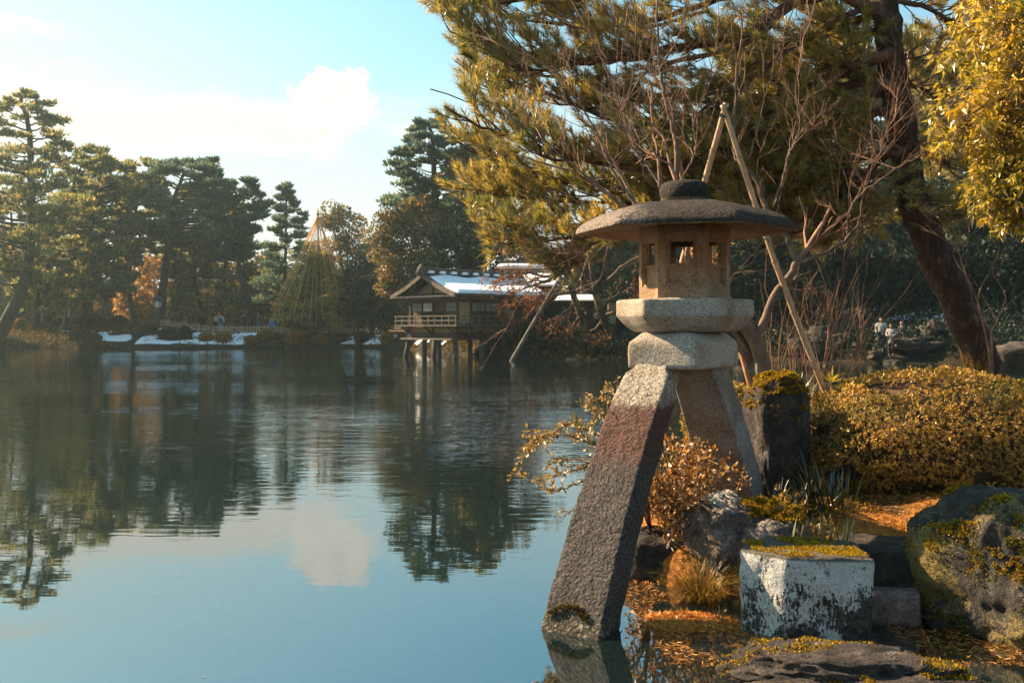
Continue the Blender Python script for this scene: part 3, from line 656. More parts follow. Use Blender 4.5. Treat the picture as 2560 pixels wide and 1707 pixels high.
def prop_pole(label, a, b, r0, r1, mat=None, group=None, cap=True):
    th = thing('prop_pole', label, 'pole', a, group); ln = smoothline([a, (Vector(a) + Vector(b)) / 2 + Vector((.0, 0, .04)), b], 4)
    MB().tube(ln, [r0 + (r1 - r0) * i / 8 for i in range(9)], 8).put('shaft', mat or M_POLE, th, True)
    d = (Vector(b) - Vector(a)).normalized(); p = Vector(b) - d * .35
    MB().tube([p, p + d * .12], r1 * 1.35, 8).put('rope_binding', M_ROPE, th, True); return th
prop_pole('dark slanting prop under the low pine, left one of the pair', at(152, 832, 90), at(178, 735, 90), .17, .13)
prop_pole('pale slanting prop under the low pine, right one of the pair', at(170, 826, 91), at(202, 728, 91), .12, .10)
prop_pole('thin pale pole standing high among the pine boughs', at(200, 690, 90), at(218, 590, 90), .07, .06, M_ROPE)
prop_pole('slim prop slanting down on the right of the rope cone', at(893, 775, 88.5), at(868, 712, 88.5), .08, .06)

# --- clipped shrubs along the far bank
M_CLIP = mat_leaf('clipped_azalea_far', [(.16, .10, .03), (.38, .19, .04), (.58, .28, .05)], .45, .02)
M_CLIPD = mat_leaf('clipped_boxwood_far', [(.018, .024, .012), (.035, .040, .016), (.06, .055, .018)], .25, .03)
shr = [(48, 812, 25, 16, 93, 0, 'small rust-brown clipped shrub left of the young post on the mound'), (105, 815, 27, 14, 92.5, 0, 'rust-brown clipped shrub right of the young post on the mound'), (230, 812, 62, 30, 91, 1, 'largest dark clipped mound under the thick straight pine'), (295, 818, 36, 24, 91.5, 1, 'dark clipped shrub just right of the largest mound'),
       (160, 816, 50, 22, 95, 1, 'low dark hedge mound behind the slanting props'), (375, 826, 26, 14, 90, 1, 'dark green shrub at the foot of the lamp post'), (420, 846, 36, 26, 88, 1, 'dark shrub on the snow right below the lamp post'), (462, 845, 26, 30, 88, 1, 'upright dark shrub standing on the snow'),
       (515, 848, 28, 18, 88, 0, 'rusty round shrub on the snow, left one of two below the visitors'), (558, 850, 34, 20, 88, 0, 'rusty round shrub on the snow, right one of two below the visitors'), (628, 856, 24, 15, 88, 0, 'small rusty shrub on the snow below the visitor with the blue pack'), (662, 846, 30, 18, 89, 0, 'rusty shrub on the snow left of the roped pine'),
       (742, 852, 46, 22, 88, 0, 'broad rusty shrub below the roped pine'), (800, 858, 34, 14, 87.8, 0, 'low shrub at the foot of the roped pine'), (905, 846, 30, 22, 87, 1, 'dark shrub at the edge of the snow near the tea house'), (968, 850, 26, 18, 86, 0, 'bare brown shrub on the snow beside the tea house')]
for (px, py, rx, ry, Y, dk, lb) in shr:
    Y = max(Y, float(shore_y((px - 1280) / F * Y)) + .9); s_ = Y / F; c_ = at(px, py, Y); rx_, ry_ = rx * s_ * .54, ry * s_ * .66; zb_ = float(far_h(c_.x, c_.y)); c_.z = max(c_.z, zb_ + ry_ * .6)
    th = thing('clipped_shrub', lb, 'shrub', (c_.x, c_.y, zb_), 'clipped shrubs on the far bank')
    n = int(1800 + rx_ * 1500); q_ = rvec(n); q_[:, 2] = np.maximum(q_[:, 2], -.7)
    p = np.array(c_) + q_ * np.array([rx_, rx_ * .8, ry_]) * rng.uniform(.82, 1.02, (n, 1)); sz = rng.uniform(.12, .28, n)
    put('foliage', npmesh('foliage', *blades(p, unit(q_ + rvec(n) * .8), sz, sz * .6)), M_CLIPD if dk else M_CLIP, th)
    MB().tube([Vector((c_.x, c_.y, zb_ - .1)), Vector((c_.x + .1, c_.y, c_.z))], [.08, .04], 6).put('stem', M_BARKF, th, True)

# --- low bamboo fence along the far path
M_FENCE = mat_solid('old_bamboo_fence', (.30, .19, .11), (.52, .36, .24), 4., .8, 0)
def low_fence(label, x0, x1, s_off, n, rails=(.28, .52), ht=.72, mat=None):
    X = np.linspace(x0, x1, n); P = [Vector((x, float(shore_y(x)) + s_off, float(far_h(x, shore_y(x) + s_off)))) for x in X]
    th = thing('bamboo_fence', label, 'fence', P[0])
    for p in P: MB().tube([p - Vector((0, 0, .2)), p + Vector((random.uniform(-.03, .03), 0, ht * random.uniform(.9, 1.1)))], .055, 5).put('post', mat or M_FENCE, th)
    for r_ in rails: MB().tube([p + Vector((0, -.06, r_)) for p in P], .045, 5).put('rail', mat or M_FENCE, th)
    return th
low_fence('low bamboo fence along the snowy path below the visitors', -32.5, -17.2, 5.0, 58)
low_fence('low bamboo fence running from the roped pine to the tea house', -17.0, -9.6, 6.0, 30)
low_fence('short bamboo fence on the shaded slope under the near pine trunk', 15.5, 27, 17, 34, (.4, .8), 1.0)

# --- wooden lamp on a post at the path
p = at(395, 836, 91); p.z = float(far_h(p.x, p.y)); M_LAMPW = mat_solid('lamp_wood', (.03, .035, .035), (.07, .075, .07), 5., .8, .2)
th = thing('lamp_post', 'dark wooden lamp post with a little roof beside the path', 'lamp post', p)
MB().tube([p - Vector((0, 0, .2)), p + Vector((0, 0, 1.75))], [.13, .11], 8).put('post', M_LAMPW, th, True)
b = MB(); b.box(p + Vector((0, 0, 1.80)), (.62, .62, .10))
for i in (-1, 1):
    for j in (-1, 1): b.box(p + Vector((i * .25, j * .25, 2.12)), (.07, .07, .54))
b.box(p + Vector((0, 0, 2.44)), (.6, .6, .10)); b.put('lamp_house', M_LAMPW, th)
M_PAPER = mat_solid('paper_pane', (.50, .52, .50), (.60, .60, .56), 3., .7, 0)
for (dx, dy, sx, sy) in ((0, -.24, .42, .02), (0, .24, .42, .02), (-.24, 0, .02, .42), (.24, 0, .02, .42)): MB().box(p + Vector((dx, dy, 2.12)), (sx, sy, .52)).put('pane', M_PAPER, th)
b = MB(); b.loft([[p + Vector((x * q_, y * q_, z)) for x, y in ((-1, -1), (1, -1), (1, 1), (-1, 1))] for q_, z in ((.62, 2.49), (.62, 2.54), (.38, 2.68), (.12, 2.88), (.05, 2.95))]); b.put('roof', M_LAMPW, th)

# ---------------------------------------------------------------- tea house on piles
M_WOOD = mat_solid('dark_house_timber', (.030, .019, .013), (.085, .05, .032), 3., .8, .3, stretch=(3, 3, .4))
M_WOODL = mat_solid('grey_rail_timber', (.085, .068, .055), (.18, .142, .112), 3., .8, .2, stretch=(1, 1, .4))
M_PLAST = mat_solid('ochre_plaster', (.30, .20, .105), (.38, .265, .15), 2., .9, .15)
M_TILE = mat_solid('grey_roof_tile', (.045, .040, .038), (.12, .10, .09), 5., .65, .2)
M_SHINGLE = mat_solid('weathered_shingle', (.08, .058, .045), (.19, .14, .11), 4., .9, .5, 14.)
M_SHOJI = mat_solid('shoji_paper', (.52, .47, .40), (.64, .58, .49), 3., .8, 0)
M_SHOJIG = mat_solid('grey_blind', (.20, .21, .19), (.30, .30, .27), 3., .8, 0)
M_DARK = mat_solid('dark_room', (.010, .008, .007), (.02, .016, .013), 3., .9, 0)
HC = Vector((at(1143, 890, 57).x, 57, 0)); HG = Vector((-.70, .714, 0)).normalized(); HS = Vector((.714, .70, 0)).normalized(); Zv = Vector((0, 0, 1))
hs = thing('tea_house', 'wooden tea house on piles over the water, its tiled gable roof under snow', 'tea house', HC)
def hp(g, s_, z): return HC + HG * g + HS * s_ + Zv * z
def hbox(name, g0, g1, s0, s1, z0, z1, mat, parent=None):
    return MB().box(hp((g0 + g1) / 2, (s0 + s1) / 2, (z0 + z1) / 2), (abs(g1 - g0), abs(s1 - s0), abs(z1 - z0)), (HG, HS, Zv)).put(name, mat, parent or hs)
GW, SL = 4.25, 7.2                       # gable wall width, long side length
hbox('floor_beam', -.12, GW + .12, -.12, SL, 1.06, 1.24, M_WOOD)
hbox('skirt_board', -.03, GW + .03, -.03, SL, 1.243, 1.50, M_WOOD)
hbox('plaster_band', -.01, GW + .01, -.01, 3.4, 1.503, 1.93, M_PLAST)
hbox('inner_wall', .12, GW, .12, SL, 1.933, 3.60, M_DARK)
hbox('ledge', -.10, GW + .3, -.55, -.10, 1.07, 1.17, M_WOODL)
for g in (0, GW / 2, GW): hbox('corner_post', g - .07, g + .07, -.06, .08, 1.24, 3.62, M_WOOD)
for s_ in (1.05, 3.35, 5.2, SL): hbox('wall_post', -.07, .07, s_ - .07, s_ + .07, 1.24, 3.62, M_WOOD)
for (nm, a0_, a1_, z0, z1) in (('sill_beam', -.04, GW + .04, 1.935, 2.03), ('lintel', -.04, GW + .04, 3.27, 3.40)):
    hbox(nm, a0_, a1_, -.055, .075, z0, z1, M_WOOD); hbox(nm, -.055, .075, .08, SL, z0, z1, M_WOOD)
hbox('frieze', .08, GW - .08, -.01, .06, 3.40, 3.66, M_PLAST); hbox('frieze', -.01, .06, .1, SL - .1, 3.40, 3.66, M_PLAST)
# sliding panels: a lit paper upper field over dark boards; g runs from the corner to the far left
def sliding(side, a, b_, up, lo, nb=5):
    """one sliding panel between a and b_ along a wall, upper field and lower boards, with its bars"""
    def bx(nm, u0, u1, z0, z1, d0, d1, mat, par):
        return hbox(nm, u0, u1, d0, d1, z0, z1, mat, par) if side == 'g' else hbox(nm, d0, d1, u0, u1, z0, z1, mat, par)
    pn = bx('window', a, b_, 2.03, 3.27, .03, .06, M_WOOD, hs)
    if up is not None:
        bx('pane', a + .05, b_ - .05, 2.74, 3.22, .015, .028, up, pn)
        for k_ in range(1, nb): u = a + .05 + (b_ - a - .1) * k_ / nb; bx('muntin', u - .009, u + .009, 2.74, 3.22, .006, .0148, M_WOOD, pn)
        bx('muntin', a + .05, b_ - .05, 2.97, 2.99, -.002, .0058, M_WOOD, pn)
    bx('panel', a + .05, b_ - .05, 2.08, 2.70, .015, .028, lo, pn)
M_BOARD = mat_solid('red_brown_boards', (.07, .035, .02), (.16, .08, .045), 3., .8, .2, stretch=(6, 6, .4))
sliding('g', 3.20, 4.16, M_SHOJIG, M_BOARD, 9); sliding('g', 2.18, 3.10, M_SHOJI, M_DARK, 5); sliding('g', 1.10, 2.06, None, M_DARK); sliding('g', .10, 1.04, M_SHOJIG, M_WOOD, 9)
hbox('plaster_panel', .0, .05, .10, .98, 2.03, 3.27, M_PLAST)
sliding('s', 1.13, 2.20, M_SHOJIG, M_WOOD, 9); sliding('s', 2.24, 3.27, M_SHOJIG, M_WOOD, 9)
for k_ in range(9):                      # vertical boards of the closed rear part
    a = 3.42 + k_ * .41; hbox('board', .0 + .006 * (k_ % 2), .05, a + .012, a + .398, 1.5, 3.27, M_BOARD if k_ % 3 else M_WOOD)
hbox('lattice_window', -.03, -.001, 3.75, 4.5, 2.3, 2.85, M_PLAST)
# veranda with railing
hbox('veranda_floor', -.85, GW + .55, -.85, -.06, 1.86, 1.93, M_WOODL); hbox('veranda_floor', -.85, -.06, -.058, 3.5, 1.86, 1.93, M_WOODL)
for z in (2.16, 2.42): hbox('rail', -.82, GW + .55, -.83, -.77, z, z + .05, M_WOODL); hbox('rail', -.83, -.77, -.765, 3.5, z, z + .05, M_WOODL)
for k_ in range(10): g = -.80 + k_ * .605; hbox('baluster', g - .025, g + .025, -.825, -.775, 1.932, 2.42 if k_ % 3 else 2.50, M_WOODL)
for k_ in range(1, 8): s_ = -.80 + k_ * .605; hbox('baluster', -.825, -.775, s_ - .025, s_ + .025, 1.932, 2.42 if k_ % 3 else 2.50, M_WOODL)
for (g, s_) in ((GW, -.03), (GW / 2, -.03), (.05, -.03)): MB().tube(smoothline([hp(g, s_, 1.45), hp(g, s_ - .35, 1.6), hp(g, s_ - .7, 1.85)], 3), .05, 6).put('bracket', M_WOOD, hs, True)
for s_ in (.4, 1.6, 3.3): MB().tube(smoothline([hp(-.03, s_, 1.45), hp(-.38, s_, 1.6), hp(-.7, s_, 1.85)], 3), .05, 6).put('bracket', M_WOOD, hs, True)
M_PILE = mat_solid('weathered_pile', (.04, .032, .028), (.12, .095, .078), 3., .9, .5, stretch=(3, 3, .5))
for (g, s_, dx) in ((4.3, -.1, -.22), (2.9, .0, -.05), (1.6, .0, .0), (.1, -.05, 0), (4.2, 1.9, -.1), (2.4, 2.0, -.15), (1.0, 1.9, 0), (-.02, 1.9, 0), (-.02, 3.7, 0), (-.02, 5.6, 0), (2.2, 4., 0)):
    MB().tube([hp(g, s_, -1.0) + Vector((dx * 1.9, 0, 0)), hp(g, s_, .3) + Vector((dx * .6, 0, 0)), hp(g, s_, 1.08)], [.17, .155, .145], 9, wob=.06).put('pile', M_PILE, hs, True)
# roof: main gable over the long axis with the gable end to the left-front, a tiled skirt below the gable
EZ, RZ = 3.70, 4.92; ridge_g = GW / 2
def slope(g_e, s0, s1, side, name, mat, t0=0., th=.10, f0=0., f1=1., n=1):
    """a slab on one roof slope from f0 (eave) to f1 (ridge); curves a little like a real Japanese roof"""
    rows = []; N = 6
    for i in range(N + 1):
        f = f0 + (f1 - f0) * i / N; g = g_e + (ridge_g - g_e) * f; z = EZ + (RZ - EZ) * (f - .09 * math.sin(f * math.pi)) + t0
        rows.append((g, z))
    ring = lambda s_: [hp(g, s_, z) for g, z in rows] + [hp(g, s_, z - th) for g, z in rows[::-1]]
    b = MB(); b.loft([ring(s0), ring(s1)]); return b.put(name, mat, hs)
slope(-.75, -.75, SL + .3, 1, 'roof_slope', M_TILE); slope(GW + .75, -.75, SL + .3, -1, 'roof_slope', M_TILE)
slope(-.78, -.92, -.752, 1, 'bargeboard', M_SHINGLE, .03, .24); slope(GW + .78, -.92, -.752, -1, 'bargeboard', M_SHINGLE, .03, .24)
slope(-.52, -.60, -.45, 1, 'inner_bargeboard', M_WOOD, -.16, .14); slope(GW + .52, -.60, -.45, -1, 'inner_bargeboard', M_WOOD, -.16, .14)
b = MB(); b.add([hp(.1, .02, 3.68), hp(GW - .1, .02, 3.68), hp(ridge_g, .02, 4.66), hp(.1, .10, 3.68), hp(GW - .1, .10, 3.68), hp(ridge_g, .10, 4.66)], [(0, 1, 2), (5, 4, 3), (0, 2, 5, 3), (1, 4, 5, 2), (0, 3, 4, 1)]); b.put('gable_wall', M_PLAST, hs)
hbox('gable_post', ridge_g - .06, ridge_g + .06, -.03, .018, 3.70, 4.55, M_WOOD)
hbox('ridge', ridge_g - .16, ridge_g + .16, -.80, SL + .2, RZ - .02, RZ + .16, M_TILE); hbox('ridge_cap', ridge_g - .24, ridge_g + .24, -.95, SL + .3, RZ + .27, RZ + .36, M_SHINGLE)
for k_ in range(9): s_ = -.55 + k_ * .88; hbox('ridge_tile', ridge_g - .20, ridge_g + .20, s_ + .42, s_ + .74, RZ + .162, RZ + .268, M_TILE)
for k_ in range(8): s_ = -.55 + k_ * .88; b = MB(); b.loft([rrect(hp(ridge_g - .27, s_ + .14 + .01 * j, RZ + z), HG, HS, .10 - q_, .21 - q_, .04, 3, 3) for j, (z, q_) in enumerate(((.02, 0), (.12, .0), (.17, .03), (.19, .08)))]); b.put('ridge_snow', M_SNOW, hs, True)
b = MB(); b.tube([hp(ridge_g, -1.02, RZ - .1), hp(ridge_g, -.98, RZ + .22), hp(ridge_g, -.9, RZ + .55)], [.26, .22, .06], 7); b.put('ridge_end_tile', M_SHINGLE, hs, True)
# skirt roof under the gable: tile courses as separate round rolls
hbox('skirt_roof', -.55, GW + .55, -.85, -.0, 3.52, 3.56, M_TILE)
for k_ in range(24):
    g = -.5 + k_ * (GW + 1.0) / 23; MB().tube([hp(g, .0, 3.74), hp(g, -.45, 3.62), hp(g, -.95, 3.545)], .065, 6).put('roof_tile', M_TILE, hs, True)
for k_ in range(22): g = -.4 + k_ * (GW + .8) / 21; hbox('rafter_end', g - .03, g + .03, -.80, -.1, 3.40, 3.46, M_WOODL)
for k_ in range(20): s_ = -.3 + k_ * .38; hbox('rafter_end', -.70, -.1, s_ - .03, s_ + .03, 3.52, 3.58, M_WOODL)
# snow on the visible slope, thick and soft at its edges
rows = []; S = np.linspace(-.55, SL + .1, 60); Fr = np.linspace(.04, .90, 16); V = []
for i, f in enumerate(Fr):
    for j, s_ in enumerate(S):
        e = min(1, (s_ - S[0]) / .25 + .0, (S[-1] - s_) / .25, (f - Fr[0]) / .05, (Fr[-1] + .04 * math.sin(s_ * 2.1) - f) / .06); e = max(0, e)
        g = -.75 + (ridge_g + .75) * f; z = EZ + (RZ - EZ) * (f - .09 * math.sin(f * math.pi)) + .012 + .15 * e ** .5; V.append(hp(g, s_, z))
i = np.arange(16 * 60).reshape(16, 60); q = np.stack([i[:-1, :-1], i[:-1, 1:], i[1:, 1:], i[1:, :-1]], -1).reshape(-1, 4)
put('roof_snow', npmesh('roof_snow', [tuple(p) for p in V], q, True), M_SNOW, hs)
def annex(label, px0, px1, y_eave, y_ridge, y_base, Y, dep, wall, snow=(.1, .9)):
    a, c_ = at(px0, y_eave, Y), at(px1, y_eave, Y); zr = at(px0, y_ridge, Y).z; zb = min(at(px0, y_base, Y).z, float(far_h(a.x, Y)))
    th = thing('annex_building', label, 'building', Vector(((a.x + c_.x) / 2, Y, zb))); m_ = (a.x + c_.x) / 2; L = c_.x - a.x
    MB().box((m_, Y + dep / 2 + .35, (zb - .3 + a.z) / 2), (L - .8, dep - .8, a.z - zb + .3)).put('wall', wall, th)
    for k_ in range(int(L / .9)): MB().box((a.x + .6 + k_ * .9, Y + .70, (zb + a.z) / 2), (.12, .12, a.z - zb)).put('post', M_WOOD, th)
    b = MB(); b.add([(a.x, Y - .2, a.z), (c_.x, Y - .2, a.z), (c_.x - .3, Y + dep / 2, zr), (a.x + .3, Y + dep / 2, zr), (a.x, Y + dep + .2, a.z), (c_.x, Y + dep + .2, a.z)], [(0, 1, 2, 3), (3, 2, 5, 4), (0, 3, 4), (1, 5, 2), (0, 4, 5, 1)]); rf = b.put('roof', M_TILE, th)
    n_ = Vector((0, -(zr - a.z), dep / 2 + .2)).normalized()
    P = lambda u, f: Vector((a.x + .3 * f + (L - .6 * f) * u, Y - .2 + (dep / 2 + .2) * f, a.z + (zr - a.z) * f)) + n_ * .02
    g_ = []; U = np.linspace(.02, .98, 24); Fs = np.linspace(snow[0], snow[1], 8)
    for f in Fs:
        for u in U: e = max(0, min(1, (u - .02) / .05, (.98 - u) / .05, (f - snow[0]) / .06, (snow[1] - f) / .06)); g_.append(tuple(P(u, f) + n_ * .13 * e ** .5))
    i = np.arange(8 * 24).reshape(8, 24); put('roof_snow', npmesh('roof_snow', g_, np.stack([i[:-1, :-1], i[:-1, 1:], i[1:, 1:], i[1:, :-1]], -1).reshape(-1, 4), True), M_SNOW, rf)
    MB().box((m_, Y + dep / 2, zr + .08), (L - .5, .35, .22)).put('ridge', M_TILE, rf); return th
annex('higher wing behind the tea house, a thin strip of snow on its roof', 1235, 1420, 672, 652, 740, 70, 5, M_WOOD, (.35, .60))
annex('snow-roofed wing right behind the tea house, hidden by bare branches', 1262, 1400, 716, 676, 830, 63.5, 5, M_WOOD)
annex('small low-roofed shed with snow, among the cherry trunks', 1385, 1500, 752, 738, 850, 60, 3.4, M_WOOD)
gt = thing('garden_gate', 'ochre-walled garden gate in the shade behind the platform of the lantern', 'gate', (at(1560, 850, 62).x, 62, float(far_h(at(1560, 850, 62).x, 62))))
a = at(1520, 850, 62); c_ = at(1700, 850, 62); zg = float(far_h(a.x, 62))
MB().box(((a.x + c_.x) / 2, 62, zg + .9), (c_.x - a.x, .25, 1.9)).put('wall', M_PLAST, gt)
MB().box(((a.x + c_.x) / 2, 62, zg + 2.0), (c_.x - a.x + .5, .9, .14)).put('roof', M_TILE, gt)
for u in (.2, .5, .8): MB().box((a.x + (c_.x - a.x) * u, 61.84, zg + .85), (.8, .06, 1.5)).put('door', M_DARK, gt)

# --- leaning pole in the water and the bare mossy cherry it carries
M_MOSSBARK = mat_solid('mossy_cherry_bark', (.028, .02, .014), (.17, .10, .015), 1.6, .95, .7, 8., bdist=.05, stops=[(.40, (.026, .018, .013)), (.56, (.06, .04, .02)), (.68, (.24, .14, .015))])
M_POLEG = mat_solid('grey_green_pole', (.07, .06, .048), (.17, .14, .11), 2., .9, .3, stretch=(2, 2, .4))
pa = at(1266, 905, 53.5); pa.z = -.5; pb = at(1402, 690, 55)
prop_pole('long leaning pole rising from the water to the mossy cherry branches', pa, pb, .115, .08, M_POLEG)
def twigs(b, p, d, L, r, depth, n_=3, up=.25, spread=.8, acc_=None):
    """recursive bare branching"""
    seg = 4; P = [p]; q_ = p
    for i in range(seg):
        d = (d + Vector((random.gauss(0, .16), random.gauss(0, .16), random.gauss(0, .14) + up * .12))).normalized(); q_ = q_ + d * (L / seg); P.append(q_)
    b.tube(P, [r * (1 - .14 * i) for i in range(seg + 1)], 5 if depth > 1 else 3, False)
    if acc_ is not None: acc_ += P[1:]
    if depth <= 0: return
    for k_ in range(n_):
        i = random.randint(1, seg); e = Vector(rvec(1)[0]); dd = (d + e * spread + Vector((0, 0, up * .5))).normalized()
        twigs(b, P[i], dd, L * random.uniform(.5, .8), r * .52, depth - 1, n_, up, spread, acc_)
def cherry(label, trunk, Y, limbs, leafn, mat=M_MOSSBARK, r=.26, rt=.035):
    T = [at(px, py, Y) for px, py in trunk]; T[0].z = float(far_h(T[0].x, T[0].y)) - .1 if far_h(T[0].x, T[0].y) > -.3 else T[0].z
    th = thing('cherry_tree', label, 'tree', T[0], 'bare mossy cherry trees by the tea house'); ln = smoothline(T, 5, .04); b = MB()
    b.tube(ln, [r * (1 - .6 * i / len(ln)) for i in range(len(ln))], 9); b.put('trunk', mat, th, True)
    b = MB(); ac = []
    for i, lim in enumerate(limbs):
        q_ = [at(px, py, Y + random.uniform(-1.2, 1.2)) for px, py in lim]; l2 = smoothline(q_, 4, .06); b.tube(l2, [r * .42 * (1 - .7 * j / len(l2)) for j in range(len(l2))], 6, False)
        for j in range(2, len(l2), 2): twigs(b, l2[j], ((l2[j] - l2[j - 1]).normalized() + Vector(rvec(1)[0]) * .7).normalized(), random.uniform(.9, 1.8), rt, 2, 3, .1, .8, ac)
    b.put('branches', M_TWIG, th, True)
    if leafn:
        k_ = [tuple(random.choice(ac)) for _ in range(leafn)]; P = np.array(k_) + rng.normal(size=(leafn, 3)) * .06
        put('leaves', npmesh('leaves', *blades(P, rvec(leafn), .16, .11)), M_RUST, th, kind='stuff')
M_RUST = mat_leaf('last_cherry_leaves', [(.16, .05, .02), (.30, .10, .035), (.36, .16, .06)], .3, 0)
cherry('mossy cherry leaning over the water, with reddish last leaves, right of the tea house', [(1475, 885), (1455, 800), (1435, 740), (1415, 690), (1400, 660)], 56.5,
       [[(1420, 700), (1360, 690), (1300, 680), (1250, 700)], [(1430, 730), (1370, 740), (1310, 745), (1275, 770)], [(1440, 760), (1400, 790), (1380, 830), (1370, 850)], [(1450, 790), (1430, 830), (1460, 860), (1480, 880)], [(1410, 680), (1350, 650), (1310, 640)], [(1405, 670), (1370, 700), (1330, 715), (1290, 725)], [(1415, 700), (1390, 730), (1350, 755), (1320, 790)]], 2000)
cherry('second mossy cherry with yellow lichen on its trunk, nearer the lantern', [(1545, 885), (1510, 800), (1490, 740), (1480, 680), (1475, 640)], 57.5,
       [[(1500, 760), (1540, 740), (1580, 720)], [(1510, 790), (1560, 780), (1600, 800)], [(1500, 740), (1450, 720), (1430, 760), (1400, 800)], [(1512, 800), (1480, 830), (1440, 840), (1400, 860)], [(1520, 700), (1560, 660), (1600, 640)]], 250)
# --- right-hand far shore: boulders, dark wood on the slope
def rock(name, label, c, rad, seed, mat, sub=4, ex=.75, amp=.22, rot=0., group=None, cat='rock', zmin=None, sc=1.3, parent=None):
    b = bmesh.new(); bmesh.ops.create_icosphere(b, subdivisions=sub, radius=1); V = np.array([v.co[:] for v in b.verts]); fc = np.array([[v.index for v in f.verts] for f in b.faces]); b.free()
    P = np.sign(V) * np.abs(V) ** ex; k_ = 1 + amp * fbm(P + seed * 3.7, sc, 2, seed) + .35 * amp * (1 - 2 * np.abs(fbm(P - seed, sc * 2.2, 3, seed + 5)))
    P = P * k_[:, None] * np.array(rad); c0, s0 = math.cos(rot), math.sin(rot)
    P = np.stack([P[:, 0] * c0 - P[:, 1] * s0, P[:, 0] * s0 + P[:, 1] * c0, P[:, 2]], 1) + np.array(c)
    P += unit(P - np.array(c)) * (.035 * min(rad) * fbm(P, 4 / max(rad) + 3, 3, seed + 9))[:, None]
    me = npmesh(name, P, fc, True, mat)
    if parent is not None: return put(name, me, None, parent), P, fc
    o = thing(name, label, cat, (c[0], c[1], zmin if zmin is not None else c[2] - rad[2]), group); put('stone', me, None, o); return o, P, fc
M_SHROCK = mat_solid('shore_rock', (.016, .014, .012), (.09, .066, .048), 1.8, .9, .8, 7., bdist=.06)
rk = [(2015, 885, .9, .55, 52, 'rough brown boulder left of the visitors on the far right shore'), (2060, 868, 1.1, .8, 54, 'tall dark boulder behind the brown one on the far right shore'), (2190, 893, .5, .28, 50.5, 'mossy flat stone under the white-shod visitor'), (2232, 900, .45, .25, 49.5, 'pale stepping stone below the visitor in the pale coat'), (2290, 893, 1.5, .42, 50.5, 'long grey shore stone right of the visitors'),
      (2110, 890, .8, .5, 53, 'dark boulder just left of the visitor in the white jacket'), (1870, 893, 1.0, .5, 51.5, 'dark shore boulder beyond the rear leg of the lantern'), (1775, 898, 1.2, .5, 52.5, 'dark shore boulder seen through the bare tree'), (2345, 880, 1.2, .8, 52, 'dark boulder beside the long grey stone, near the pine trunk'), (2560, 885, 2.0, .9, 46, 'sunlit orange-brown boulder at the right end of the far shore'), (1650, 900, 1.4, .5, 55, 'dark boulder under the garden gate'), (2150, 845, 1.0, .9, 57, 'upright rock on the slope behind the visitors')]
for i, (px, py, rx, rz, Y, lb) in enumerate(rk):
    c_ = at(px, py, Y); c_.z = max(float(far_h(c_.x, Y)), -.15) + rz * .35; rock('shore_rock', lb, c_, (rx * .8, rx * .65, rz * .85), 40 + i, M_SHROCK, 4, .6, .34, i * .8, sc=2.0, group='boulders of the far right shore')
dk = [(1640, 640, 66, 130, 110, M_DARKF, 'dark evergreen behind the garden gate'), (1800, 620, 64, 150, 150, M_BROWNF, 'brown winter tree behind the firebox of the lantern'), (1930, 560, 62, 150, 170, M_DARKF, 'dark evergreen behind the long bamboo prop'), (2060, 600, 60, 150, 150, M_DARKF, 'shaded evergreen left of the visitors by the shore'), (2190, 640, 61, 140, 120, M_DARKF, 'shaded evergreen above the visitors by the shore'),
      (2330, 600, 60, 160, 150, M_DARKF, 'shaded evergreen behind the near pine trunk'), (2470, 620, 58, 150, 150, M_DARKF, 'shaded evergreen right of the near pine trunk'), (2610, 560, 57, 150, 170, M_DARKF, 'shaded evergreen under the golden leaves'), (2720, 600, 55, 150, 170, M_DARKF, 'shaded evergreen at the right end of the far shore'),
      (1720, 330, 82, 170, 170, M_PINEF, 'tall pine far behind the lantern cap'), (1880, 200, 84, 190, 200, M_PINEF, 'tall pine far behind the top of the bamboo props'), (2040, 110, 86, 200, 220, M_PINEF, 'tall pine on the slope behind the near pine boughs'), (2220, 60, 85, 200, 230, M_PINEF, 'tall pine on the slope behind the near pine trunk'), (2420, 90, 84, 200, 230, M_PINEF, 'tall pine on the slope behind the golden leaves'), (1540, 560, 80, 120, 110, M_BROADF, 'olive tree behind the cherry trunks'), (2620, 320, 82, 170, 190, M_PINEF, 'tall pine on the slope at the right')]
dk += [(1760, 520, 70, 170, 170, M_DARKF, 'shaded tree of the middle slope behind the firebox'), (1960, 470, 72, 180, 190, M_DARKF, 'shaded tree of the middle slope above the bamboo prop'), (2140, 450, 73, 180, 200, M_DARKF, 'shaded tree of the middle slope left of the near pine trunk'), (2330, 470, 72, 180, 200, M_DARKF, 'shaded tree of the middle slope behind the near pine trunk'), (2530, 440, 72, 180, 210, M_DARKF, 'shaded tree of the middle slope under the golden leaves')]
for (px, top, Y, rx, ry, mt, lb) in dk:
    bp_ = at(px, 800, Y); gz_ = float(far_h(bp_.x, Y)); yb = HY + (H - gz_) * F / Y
    far_broad(lb, [(px, yb), (px + 8, (yb + top) / 2 + 60), (px, top + ry * .8)], Y, [(px, top + ry * .35, rx * .55, ry * .35), (px - rx * .45, top + ry * .8, rx * .5, ry * .45), (px + rx * .45, top + ry * .85, rx * .5, ry * .45), (px, top + ry * 1.3, rx * .8, ry * .5)], mt, 7500, .34 if Y < 70 else .46, clump=1.25, per=12, tr=(.3, .1), group='trees of the slope across the right arm of the pond')
